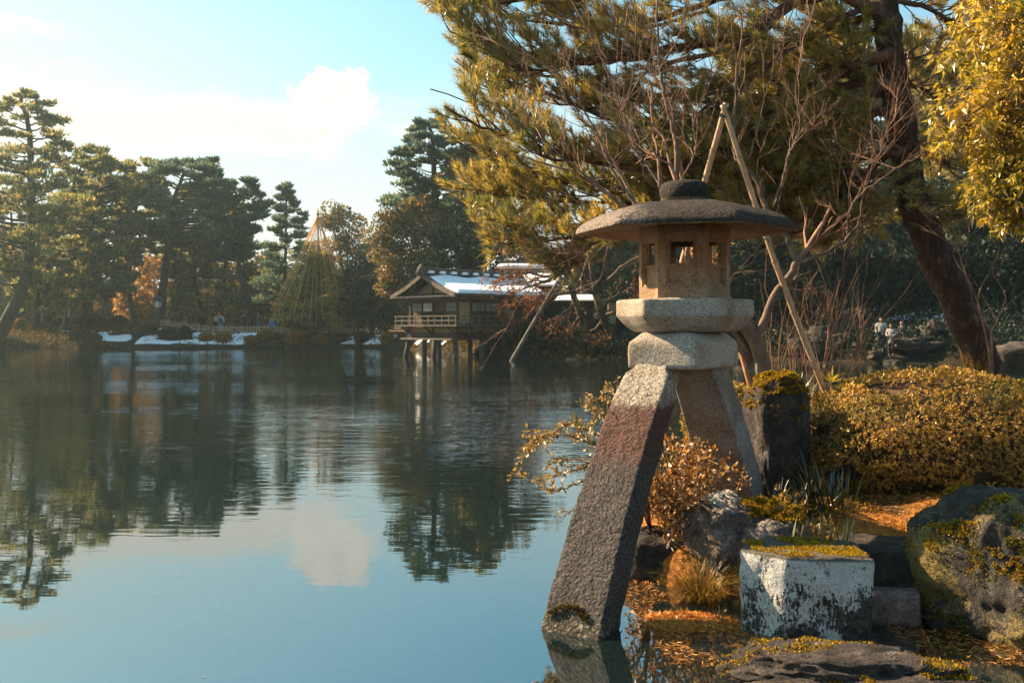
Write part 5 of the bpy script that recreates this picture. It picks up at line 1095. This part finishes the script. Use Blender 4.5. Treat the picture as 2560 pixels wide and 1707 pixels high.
tb.put('stems', M_TWIG, sh_, True, kind='stuff')
LV.sort(key=lambda q: q[0].x); lf = npmesh('leaf', *blades(np.zeros((1, 3)), np.array([[0, 0, 1.]]), .040, .019, bend=.15, face=np.array([[0, 1., 0]])), mat=M_SPRAY)
def single_leaves(LV, mesh, parent, name='leaf'):
    for p, d in LV:
        o = put(name, mesh, None, parent); s_ = random.uniform(.7, 1.25); o.matrix_basis = Matrix.LocRotScale(p, d.to_track_quat('Z', 'Y') @ Matrix.Rotation(random.random() * 6.28, 3, 'Z').to_quaternion(), (s_, s_, s_))
single_leaves(LV[:290], lf, sh_); rest = LV[290:]
P = np.array([tuple(a) for a, d in rest]); Dd = np.array([tuple(d) for a, d in rest]); put('leaves', npmesh('leaves', *blades(P, Dd, rng.uniform(.026, .048, len(P)), .018, bend=.12)), M_SPRAY, sh_, kind='stuff')
rs = thing('red_leaved_shrub', 'tangled low shrub with reddish and whitish leaves in the gap between the lantern legs', 'shrub', (1.25, 7.35, .3)); tb = MB(); P = []; Dd = []
for i in range(70):
    p = Vector((random.uniform(1.02, 1.52), random.uniform(7.15, 7.75), random.uniform(.25, .45))); e = p + Vector((random.gauss(-.08, .14), random.gauss(-.15, .12), random.uniform(.05, .62))); ln = smoothline([p, (p + e) / 2 + Vector((0, 0, .05)), e, e + Vector((random.gauss(-.05, .06), -.06, -.08))], 4); tb.tube(ln, .004, 4, False)
    for q_ in ln[2:]:
        for k_ in range(5): P.append(tuple(q_ + Vector((random.gauss(0, .03), random.gauss(0, .03), random.gauss(0, .03))))); Dd.append(tuple(rvec(1)[0] + np.array([0, -.3, .2])))
tb.put('stems', M_TWIG, rs, True, kind='stuff'); n = len(P); put('leaves', npmesh('leaves', *blades(np.array(P), np.array(Dd), rng.uniform(.028, .058, n), rng.uniform(.012, .024, n), bend=.1)), M_RED, rs, kind='stuff')
# fallen needles: the floating mat, and litter over the bank and the shallow water
M_NEEDLE = mat_leaf('fallen_needles', [(.22, .07, .016), (.50, .16, .026), (.70, .28, .04), (.80, .44, .07)], .15, .05)
n = 7000; a = rng.random(n) * 6.283; q_ = np.sqrt(rng.random(n)); mx, my = 1.07 + q_ * np.cos(a) * .27 * (1 + .15 * np.cos(3 * a)), 6.08 + q_ * np.sin(a) * .20
P = np.stack([mx, my, .003 + .012 * (1 - q_ ** 2) * rng.random(n)], 1); d = rvec(n); d[:, 2] *= .25
o = put('needle_mat', npmesh('needle_mat', *blades(P, d, rng.uniform(.02, .06, n), .005)), M_NEEDLE, label='floating mat of orange fallen pine needles between the lantern and the white block', category='needle mat', kind='stuff')
n = 60000; X = rng.uniform(.7, 5.2, n); Y = rng.uniform(5.0, 9.6, n); Z = near_h(X, Y); wgt = fbm(np.stack([X, Y, 0 * X], 1), 1.6, 3, 41); k_ = ((Z > .02) & (wgt > -.25)) | ((Z < .02) & (wgt > .16) & (Y > 5.3) & (X < 3.0) & (X > .75 + (6.4 - Y) * .1)); X, Y, Z = X[k_], Y[k_], Z[k_]
P = np.stack([X, Y, np.where(Z > .02, Z + .006, .003)], 1); d = rvec(len(P)); d[:, 2] *= .3
put('needle_litter', npmesh('needle_litter', *blades(P, d, rng.uniform(.025, .065, len(P)), .0032)), M_NEEDLE, label='orange fallen pine needles scattered over the bank and the shallows', kind='stuff')
n = 26000; X = rng.uniform(1.3, 5.2, n); Y = rng.uniform(5.4, 9.8, n); Z = near_h(X, Y); k_ = (Z > .10) & (fbm(np.stack([X, Y, 0 * X], 1), 2.4, 3, 57) > .0); X, Y, Z = X[k_], Y[k_], Z[k_]
P = np.stack([X, Y, Z - .004], 1); put('moss_carpet', npmesh('moss_carpet', *blades(P, unit(rvec(len(P)) + np.array([0, 0, 1.])), rng.uniform(.015, .04, len(P)), .016)), M_MOSS, label='golden moss carpet on the bank', kind='stuff')
# leafy tuft on the mossy brown rock
for c, nn2, lb in (((1.95, 7.02, .52), 260, 'leafy golden tuft on the mossy brown rock'), ((2.08, 6.72, .40), 160, 'bright yellow moss cushion plant behind the white-flecked block'), ((3.15, 5.55, .12), 120, 'sparse leafy sprig at the foot of the mossy boulder')):
    th = thing('low_plant', lb, 'plant', c); P = np.array(c) + rng.normal(size=(nn2, 3)) * np.array([.07, .06, .045]); sz = rng.uniform(.02, .05, nn2)
    put('leaves', npmesh('leaves', *blades(P, unit(rvec(nn2) + np.array([0, 0, .8])), sz, sz * .4, bend=.1)), M_GRASSG, th, kind='stuff'); MB().tube([Vector(c) - Vector((0, 0, .08)), Vector(c) + Vector((0, 0, .04))], .008, 5).put('stem', M_TWIG, th, True)

# ---------------------------------------------------------------- bamboo props and the bare tree behind the lantern
M_BAMB = mat_solid('dry_bamboo', (.34, .20, .105), (.50, .32, .18), 5., .45, .08, stretch=(3, 3, .5), spec=.4); M_BAMBR = mat_solid('reddish_old_bamboo', (.22, .09, .03), (.36, .17, .07), 5., .5, .1, stretch=(3, 3, .5))
M_NODE = mat_solid('bamboo_node', (.20, .12, .065), (.34, .22, .13), 9., .6, 0); M_CORD = mat_solid('black_palm_cord', (.012, .010, .009), (.04, .03, .025), 30., .9, .4)
def bamboo(label, a, b_, r0, r1, mat, step=.36, jit=.0, group='bamboo props of the bare tree'):
    th = thing('bamboo_pole', label, 'bamboo pole', a, group); a, b_ = Vector(a), Vector(b_); d = (b_ - a); L = d.length; d.normalize(); n = max(2, int(L / step)); pts = [a]
    side = d.cross(Vector((0, 1, 0))).normalized()
    for i in range(1, n + 1): pts.append(a + d * L * i / n + side * (math.sin(i / n * math.pi) * jit + random.gauss(0, .003)))
    rr = lambda i: r0 + (r1 - r0) * i / n
    for i in range(n):
        MB().tube([pts[i] + (pts[i + 1] - pts[i]) * f for f in (0, .08, .5, .92, 1)], [rr(i) * q_ for q_ in (1.04, .97, .95, .97, 1.04)], 12, i in (0, n - 1)).put('culm', mat, th, True)
        if i: e = (pts[i + 1] - pts[i]).normalized() * .008; MB().tube([pts[i] - e, pts[i] - e * .3, pts[i] + e * .3, pts[i] + e], [rr(i) * q_ for q_ in (1.05, 1.17, 1.17, 1.05)], 12, False).put('node_ring', M_NODE, th, True)
    return th
tp = at(1812, 285, 8.7)
bamboo('long pale bamboo prop slanting down to the right behind the lantern cap', at(2080, 955, 9.0) - Vector((0, 0, .25)), at(1806, 262, 8.65), .031, .023, M_BAMB, .42, .03)
bamboo('pale bamboo prop slanting down to the left, seen through the lantern window', at(1600, 960, 9.4) - Vector((0, 0, .3)), at(1815, 258, 8.75), .034, .026, M_BAMB, .40)
bamboo('short reddish bamboo prop beside the bare tree\'s trunk', at(1884, 945, 9.05) - Vector((0, 0, .2)), at(1800, 690, 9.35), .024, .02, M_BAMBR, .30)
bamboo('reddish bamboo tied to the upright dark stem behind the cap', at(1745, 640, 9.9), at(1675, 285, 9.6), .026, .022, M_BAMBR, .40)
cd_ = thing('cord_lashing', 'dark cord lashing the tops of the two pale bamboo props together', 'lashing', tp)
for i in range(4): MB().tube([tp + Vector((math.cos(a) * .045, math.sin(a) * .055, .012 * i - .02 + .02 * math.sin(a + i))) for a in np.linspace(0, 6.28, 14)], .006, 5).put('loop', M_CORD, cd_, True)
M_BARE = mat_solid('bare_tree_bark', (.06, .040, .028), (.20, .135, .098), 7., .85, .5, 26., stretch=(1, 1, .5), bdist=.01)
M_BARETW = mat_solid('pinkish_bare_twigs', (.13, .065, .04), (.34, .19, .12), 9., .8, 0)
bt = thing('bare_tree', 'leafless many-stemmed tree fanning out behind the lantern, tied to bamboo props', 'tree', at(1905, 950, 8.85) - Vector((0, 0, .2)))
b = MB(); tw = MB(); stems = []
def stem(l_, Y0, Y1, r0, r1, wild=.010, n_tw=1., start=.35, Ltw=.55):
    pts = [at(px, py, Y0 + (Y1 - Y0) * i / (len(l_) - 1)) for i, (px, py) in enumerate(l_)]; ln = smoothline(pts, 7, wild); n = len(ln)
    b = MB(); b.tube(ln, [(r0 + (r1 - r0) * (i / (n - 1)) ** .8) * (.72 if r0 < .03 else 1) for i in range(n)], 8, True, .12); b.put('stem', M_BARE, bt, True)
    for i in range(int(n * start), n):
        if random.random() < .30 * n_tw:
            d = (ln[min(i + 1, n - 1)] - ln[max(i - 1, 0)]).normalized(); e = Vector((random.gauss(0, .8), random.gauss(0, .7), random.uniform(-.1, .9)))
            twigs(tw, ln[i], (d * 1.1 + e).normalized(), Ltw * random.uniform(.5, 1.25), .0040, 2, 3, .35, .7)
    twigs(tw, ln[-1], (ln[-1] - ln[-3]).normalized(), .6, max(r1, .006), 2, 3, .3, .6)
    return ln
stem([(1912, 955), (1905, 900), (1888, 850), (1862, 810), (1835, 790)], 8.85, 8.85, .072, .060, .004, 0)
stem([(1880, 835), (1905, 815), (1935, 740), (1975, 690), (1992, 655)], 8.85, 8.9, .040, .032, .005, .15)
stem([(1992, 655), (1975, 610), (1945, 560), (1915, 520), (1890, 450), (1850, 410), (1835, 370), (1838, 300), (1840, 200)], 8.9, 9.2, .030, .012, .008, .9)
stem([(1935, 515), (1960, 440), (1970, 390), (1985, 360), (2000, 310), (1990, 230), (2005, 130)], 8.95, 9.3, .020, .008, .008, 1.1)
stem([(1990, 660), (2040, 640), (2100, 610), (2120, 590), (2120, 540), (2150, 490), (2230, 430), (2300, 390), (2400, 335)], 8.9, 8.6, .026, .009, .008, 1.2)
stem([(2105, 608), (2145, 560), (2160, 480), (2170, 440), (2200, 380), (2220, 320)], 8.75, 8.9, .015, .006, .008, 1.1)
for l_, Y0, Y1, r0 in (([(1560, 520), (1515, 480), (1440, 420), (1390, 380), (1330, 330), (1270, 290)], 8.6, 8.9, .017), ([(1590, 515), (1560, 470), (1520, 400), (1490, 330), (1450, 260), (1400, 190), (1340, 150)], 8.7, 9.1, .021), ([(1655, 480), (1630, 430), (1590, 380), (1570, 320), (1540, 240), (1500, 140), (1450, 40)], 8.9, 9.3, .019),
                        ([(1690, 450), (1690, 360), (1672, 280), (1655, 200), (1645, 110), (1642, 0)], 9.4, 9.5, .030), ([(1690, 470), (1720, 420), (1740, 370), (1735, 300), (1760, 230), (1790, 120)], 9.1, 9.3, .016), ([(1645, 110), (1560, 70), (1520, 20), (1490, -40)], 9.4, 9.2, .014), ([(1650, 180), (1700, 80), (1720, -20)], 9.4, 9.6, .013),
                        ([(1600, 530), (1540, 590), (1480, 640), (1440, 640), (1350, 690)], 8.4, 8.0, .009), ([(1640, 470), (1610, 440), (1600, 360), (1550, 300), (1580, 200), (1590, 90)], 9.0, 8.7, .012), ([(1870, 400), (1900, 300), (1925, 200), (1960, 80)], 9.1, 8.9, .011), ([(1880, 640), (1920, 600), (1960, 700), (1985, 750)], 8.7, 8.6, .007)):
    stem(l_, Y0, Y1, r0, max(.004, r0 * .3), .010, 1.25, .25, .62)
# joins hidden by the lantern: the left stems rise from the same foot
for l_ in ([(1880, 900), (1780, 800), (1680, 660), (1560, 520)], [(1885, 890), (1760, 720), (1655, 480)], [(1890, 880), (1780, 700), (1690, 450)], [(1880, 890), (1740, 720), (1590, 515)]): stem(l_, 8.95, 9.0, .036, .022, .004, .1)
tw.put('twigs', M_BARETW, bt, True, kind='stuff')
# upright bare shoots behind the hedge
us = thing('bare_shrub', 'thicket of thin upright bare shoots behind the hedge, left of the leaning pine', 'shrub', at(2040, 955, 9.3) - Vector((0, 0, .3))); b = MB()
for i in range(26):
    px = random.gauss(2040, 44); p = at(px, 965, 9.3 + random.uniform(-.25, .3)) - Vector((0, 0, .2)); L = random.uniform(.6, 1.35); d = Vector((random.gauss(0, .16) + (px - 2040) / 500, random.gauss(0, .14), 1)).normalized()
    twigs(b, p, d, L, .0055, 1 if i % 3 else 2, 3, .5, .55)
b.put('shoots', M_BARETW, us, True, kind='stuff')
for l_, lb in (([(2500, 900), (2450, 780), (2420, 700), (2400, 640), (2375, 600)], 'thin pale bare sapling right of the leaning pine trunk, curving left'), ([(2495, 920), (2478, 850), (2500, 790), (2515, 745)], 'thin forked pale sapling beside the foot of the leaning pine')):
    sp4 = thing('bare_sapling', lb, 'sapling', at(l_[0][0], l_[0][1], 9.4) - Vector((0, 0, .5))); b = MB(); pts = [at(px, py, 9.4) for px, py in l_]; pts[0].z -= .5; ln = smoothline(pts, 5, .01); b.tube(ln, [.013 - .009 * i / len(ln) for i in range(len(ln))], 6)
    for j in range(6, len(ln), 3): twigs(b, ln[j], ((ln[j] - ln[j - 1]).normalized() + Vector((random.choice((-.6, .6)), 0, .3))).normalized(), .35, .006, 1, 2, .3, .5)
    b.put('stem', M_BARETW, sp4, True)

# ---------------------------------------------------------------- the near pine
m, t = material('pine_bark'); tc = t.n('ShaderNodeTexCoord'); v = tc.outputs['Object']
vo = t.n('ShaderNodeTexVoronoi', dict(feature='DISTANCE_TO_EDGE'), Scale=24.); t.set(vo.inputs['Vector'], t.mapping(t.n('ShaderNodeMixRGB', _0=.12, _1=v, _2=t.n('ShaderNodeTexNoise', Scale=6., Detail=3.).outputs[1]).outputs[0], (1, 1, .26)))
crack = t.rng(t.m('MULTIPLY_ADD', t.m('SUBTRACT', t.noise(v, 30., 4., .7), .5), .55, vo.outputs['Distance']), -.10, .20)
plate = t.ramp(t.noise(t.mapping(v, (1, 1, .5)), 9., 6., .65), [(.3, (.020, .011, .008)), (.5, (.062, .032, .021)), (.7, (.17, .095, .062))])
mossk = t.rng(t.m('MULTIPLY_ADD', t.rng(t.n('ShaderNodeSeparateXYZ', _0=v).outputs[2], 2.6, .9), .16, t.noise(v, 2.6, 5., .65)), .60, .70)
c_ = t.mix(crack, (.045, .026, .018), t.mix(mossk, plate, (.22, .12, .014)))
hb = t.m('MULTIPLY_ADD', t.noise(v, 40., 4., .7), .35, crack)
finish(t, t.n('ShaderNodeBsdfPrincipled', Base_Color=c_, Roughness=.9, Specular_IOR_Level=.2, Normal=t.n('ShaderNodeBump', Strength=.9, Distance=.03, Height=hb).outputs[0])); M_BARK = m
M_PINEN = mat_leaf('near_pine_needles', [(.10, .12, .026), (.26, .22, .032), (.47, .31, .045), (.72, .47, .12)], .60, .08, .35, [0, .30, .65, 1], (1.1, (.62, .76, .68), (1.0, .66, .5)))
M_BRANCH = mat_solid('pine_branch_bark', (.045, .022, .014), (.15, .075, .045), 9., .9, .7, 30., bdist=.015)
np_ = thing('pine_tree', 'near pine with a dark leaning trunk and long golden-green boughs reaching left over the lantern', 'tree', at(2490, 1040, 11.6) - Vector((0, 0, .4)))
tl = [(2505, 1060), (2481, 990), (2432, 840), (2365, 700), (2315, 590), (2280, 490), (2250, 300), (2228, 150), (2211, 0), (2185, -140), (2140, -300), (2080, -520)]
tp_ = [at(px, py, 11.6 + .02 * i) for i, (px, py) in enumerate(tl)]; tp_[0].z -= .45; ln = smoothline(tp_, 8, .006); rr = [np.interp(i / (len(ln) - 1), [0, .08, .3, .6, 1], [.250, .196, .184, .164, .105]) for i in range(len(ln))]
b = MB(); b.tube(ln, rr, 28); me = chip(b.mesh('trunk', True), .022, 7., 71); put('trunk', me, M_BARK, np_)
limbs = [  # traced boughs: pixel rows, depth at the trunk and at the tip, radius, foliage from this share of the length on
 ([(2228, 60), (2120, -10), (2000, 0), (1850, 90), (1700, 118), (1550, 148), (1400, 152), (1280, 120), (1150, 60)], 10.1, 9.4, .085, .12), ([(2215, -40), (2050, -120), (1850, -90), (1600, -50), (1400, -20), (1230, 10), (1100, 10)], 10.1, 9.9, .07, .08),
 ([(2245, 235), (2206, 214), (2126, 263), (2010, 340), (1900, 378), (1800, 400), (1650, 425), (1500, 405), (1350, 370), (1220, 325), (1110, 265)], 10, 9.2, .075, .16), ([(2232, 130), (2080, 190), (1952, 236), (1894, 285), (1805, 308), (1650, 330), (1500, 290), (1320, 215), (1170, 180)], 10, 10.4, .070, .13),
 ([(2255, 300), (2206, 277), (2160, 303), (2117, 357), (2040, 450), (1900, 500), (1750, 510), (1550, 510), (1350, 500), (1160, 470)], 10, 10.6, .060, .16), ([(2275, 430), (2170, 440), (2100, 500), (1950, 560), (1750, 575), (1550, 590), (1350, 600), (1240, 610)], 10, 9.9, .05, .13),
 ([(2260, 380), (2150, 400), (2120, 450), (2130, 500), (2090, 560), (1990, 580)], 10, 9.6, .045, .13), ([(2240, 180), (2000, 260), (1850, 420), (1700, 470), (1480, 460), (1280, 420), (1160, 370)], 10.2, 11.2, .05, .19), ([(2225, 30), (2000, 90), (1800, 210), (1600, 240), (1420, 200), (1250, 170), (1150, 130)], 10.2, 11.0, .05, .16),
 ([(2215, 0), (2320, 20), (2420, 90), (2500, 160)], 10.1, 9.7, .035, .11), ([(2245, 200), (2320, 230), (2400, 300)], 10, 9.9, .03, .11), ([(2220, 0), (2080, 60), (1900, 180), (1760, 300), (1640, 380)], 10.1, 9.5, .04, .16), ([(2265, 380), (2180, 340), (2080, 400), (1960, 440), (1850, 470)], 10, 9.7, .035, .16),
 ([(2260, 350), (2050, 520), (1850, 545), (1600, 560), (1400, 560), (1260, 540)], 10.1, 11.3, .045, .19), ([(2275, 440), (2330, 520), (2400, 545)], 10, 9.8, .02, .16), ([(2200, -80), (2000, -60), (1760, 10), (1600, 60), (1450, 60), (1300, 50), (1170, -10)], 10.1, 10.7, .05, .13), ([(2195, -100), (2250, -200), (2400, -180), (2550, -120)], 10.1, 9.6, .05, .11),
 ([(2240, 180), (2150, 130), (2050, 60), (1950, -20)], 10, 10.8, .035, .16), ([(1500, 600), (1440, 640), (1400, 680)], 9.9, 9.8, .015, .11), ([(2270, 430), (2190, 520), (2140, 560), (2100, 610)], 9.9, 10.3, .02, .22),
 ([(2235, 110), (2150, 170), (2080, 200), (1980, 215), (1900, 200)], 10.0, 10.6, .03, .1), ([(2250, 260), (2160, 230), (2060, 290), (1960, 350), (1900, 420)], 10.1, 10.8, .03, .1), ([(2225, 40), (2160, 90), (2060, 130), (1960, 150), (1850, 160)], 10.2, 10.9, .03, .1), ([(2260, 330), (2330, 380), (2380, 420)], 10, 10.4, .02, .1), ([(2240, 150), (2300, 150), (2360, 190)], 10, 10.5, .02, .1)]
SIL = np.array([(1080, -60), (1085, 20), (1125, 110), (1185, 160), (1130, 185), (1180, 285), (1092, 250), (1110, 330), (1180, 385), (1112, 468), (1190, 560), (1235, 640), (1330, 650), (1430, 715), (1590, 680), (1700, 640), (1830, 620), (1990, 640), (2160, 600), (2260, 560), (2420, 590), (2600, 400), (2700, -300), (1080, -300)], float)
def inside(p):
    x, y = 1280 + F * p.x / p.y, HY - (p.z - H) * F / p.y; ins = False
    for i in range(len(SIL)):
        a, c_ = SIL[i - 1], SIL[i]
        if (a[1] > y) != (c_[1] > y) and x < (c_[0] - a[0]) * (y - a[1]) / (c_[1] - a[1]) + a[0]: ins = not ins
    return ins
bw = MB(); SH_p = []; SH_d = []; SH_l = []
def shoot(p, d):
    if inside(p): SH_p.append(tuple(p)); SH_d.append(tuple(d)); SH_l.append(random.uniform(.75, 1.25))
for l_, Y0, Y1, r0, st in limbs:
    Y0 += 1.6; Y1 += 2.0; r0 *= 1.1
    copies = 2
    for cp in range(copies):
        pts = [at(px + (random.gauss(0, 34) if cp and i > 1 else 0), py + (random.gauss(0, 26) if cp and i > 1 else 0), Y0 + (Y1 - Y0) * i / (len(l_) - 1) + (random.gauss(0, .35) if cp and i > 0 else 0)) for i, (px, py) in enumerate(l_)]
        if cp: pts = pts[1 + (len(pts) > 6):]
        ln = smoothline(pts, 6, .018); n = len(ln); rc = r0 if cp == 0 else r0 * .42
        bw.tube(ln, [max(.007, rc * (1 - .9 * i / n)) for i in range(n)], 9 if cp == 0 else 6, False, .15)
        for i in range(int(n * st), n):
            d = (ln[min(i + 1, n - 1)] - ln[max(i - 2, 0)]).normalized()
            for k_ in range(2):
                sgn = 1 if (i + k_) % 2 else -1; up = Vector((0, 0, random.uniform(-.25, .65))); e = (d * random.uniform(.6, 1.1) + d.cross(Vector((0, 0, 1))) * sgn * random.uniform(.3, .9) + up).normalized(); L = random.uniform(.22, .62)
                br = [ln[i]]; q_ = ln[i]
                for j in range(4): e = (e + Vector((random.gauss(0, .14), random.gauss(0, .14), random.gauss(.07, .12)))).normalized(); q_ = q_ + e * L / 4; br.append(q_)
                if not inside(br[-1]): continue
                bw.tube(br, [.011, .009, .007, .006, .004], 4, False)
                for j in (2, 3, 4):
                    for u in range(1 if j < 4 else 2): shoot(br[j], (e + Vector(rvec(1)[0]) * (.75 if j < 4 else .35) + Vector((0, 0, .25))).normalized())
bw.put('boughs', M_BRANCH, np_, True)
SP, SD, SLn = np.array(SH_p), unit(np.array(SH_d)), np.array(SH_l); ns = len(SP); K = 46
print('shoots', ns)
base = np.repeat(SP, K, 0); ax = np.repeat(SD, K, 0); f = rng.random((ns * K, 1)); ll = np.repeat(SLn, K)[:, None]
rad_ = rvec(ns * K); rad_ = unit(rad_ - ax * (rad_ * ax).sum(1, keepdims=True))
base = base + ax * f * .17 * ll; d = unit(ax * (.75 + .5 * f) + rad_ * rng.uniform(.45, .95, (ns * K, 1)) + np.array([0, 0, .05]))
put('needles', npmesh('needles', *blades(base, d, rng.uniform(.085, .145, ns * K) * ll[:, 0], rng.uniform(.0065, .0110, ns * K), 'needle')), M_PINEN, np_, kind='stuff')
c0 = rng.choice(ns, 150, replace=False); cb = MB()
for i in c0: p = Vector(SP[i]); dd = Vector(SD[i]); cb.tube([p - dd * .02, p - dd * .04 + Vector((0, 0, -.01)), p - dd * .06 + Vector((0, 0, -.02)), p - dd * .075 + Vector((0, 0, -.03))], [.006, .019, .016, .003], 6)
cb.put('cones', M_BRANCH, np_, True, kind='stuff')

# ---------------------------------------------------------------- golden-leaved evergreen at the right edge
M_GOLD = mat_leaf('golden_oak_leaves', [(.10, .11, .018), (.40, .27, .016), (.72, .45, .025), (.82, .60, .18)], .50, .06, .35, [0, .3, .75, 1], (1.3, (.75, .88, .8), (.95, .85, .8)))
gt_ = thing('golden_leaf_tree', 'broad evergreen at the right edge with dense hanging golden leaves', 'tree', (5.1, 8.6, nh(5.1, 8.6)))
b = MB(); b.tube(smoothline([Vector((5.1, 8.6, .2)), Vector((5.05, 8.65, 1.6)), Vector((5.0, 8.6, 3.2)), Vector((4.9, 8.6, 5.2)), Vector((5.0, 8.6, 7.0))], 5, .02), [.16 - .005 * i for i in range(21)], 12); b.put('trunk', M_BARE, gt_, True)
b = MB(); GL = []
GP = [(2350, -40), (2420, 60), (2335, 130), (2450, 180), (2350, 240), (2410, 330), (2350, 330), (2480, 300), (2380, 400), (2450, 440), (2410, 520), (2500, 520), (2540, 420), (2530, 180), (2560, 60), (2480, -30), (2550, 560), (2590, 300), (2620, 480), (2640, 150), (2440, 560), (2660, 20), (2700, 330), (2720, 560), (2390, 470), (2520, 600)]
for (px, py) in GP:
    for cp in range(3):
        e = at(px + 118 + random.gauss(0, 26), min(py, 500) - 30 + random.gauss(0, 24), 8.1 + random.uniform(-.4, 1.1)); zt = min(max(e.z - .2 + random.gauss(0, .3), 1.3), 6.5); a = Vector((5.0, 8.6, zt)); ln = smoothline([a, (a + e) / 2 + Vector((0, 0, .25)), e, e + Vector((-.10, -.05, -.16))], 6, .012); b.tube(ln, [.022 - .001 * j for j in range(len(ln))], 5, False)
        for j in range(7, len(ln)):
            for s2 in range(4):
                o_ = Vector(rvec(1)[0]) * .22; o_.z *= .7; q_ = ln[j] + o_; b.tube([ln[j], q_], .0035, 3, False)
                for k_ in range(11):
                    dv = Vector(rvec(1)[0]); GL.append((q_ + dv * .015, (dv * .8 + Vector((-.15, -.2, -.75))).normalized()))
b.put('boughs', M_BARE, gt_, True)
GL.sort(key=lambda q: q[0].y); lf = npmesh('leaf', *blades(np.zeros((1, 3)), np.array([[0, 0, 1.]]), 0.088, .025, bend=.22, face=np.array([[0, 1., 0]])), mat=M_GOLD)
vis = [q for q in GL if 1280 + F * q[0].x / q[0].y < 2555]; single_leaves(vis[:295], lf, gt_); sv = set(id(q) for q in vis[:295]); rest = [q for q in GL if id(q) not in sv]
P = np.array([tuple(a) for a, d in rest]); Dd = np.array([tuple(d) for a, d in rest]); n = len(P); put('leaves', npmesh('leaves', *blades(P, Dd, rng.uniform(.045, .11, n), rng.uniform(.014, .028, n), bend=.2)), M_GOLD, gt_, kind='stuff')
print('tris', sum(sum(len(p.vertices) - 2 for p in o.data.polygons) for o in SC.objects if o.type == 'MESH' and len(o.data.polygons) < 3000), 'small meshes')
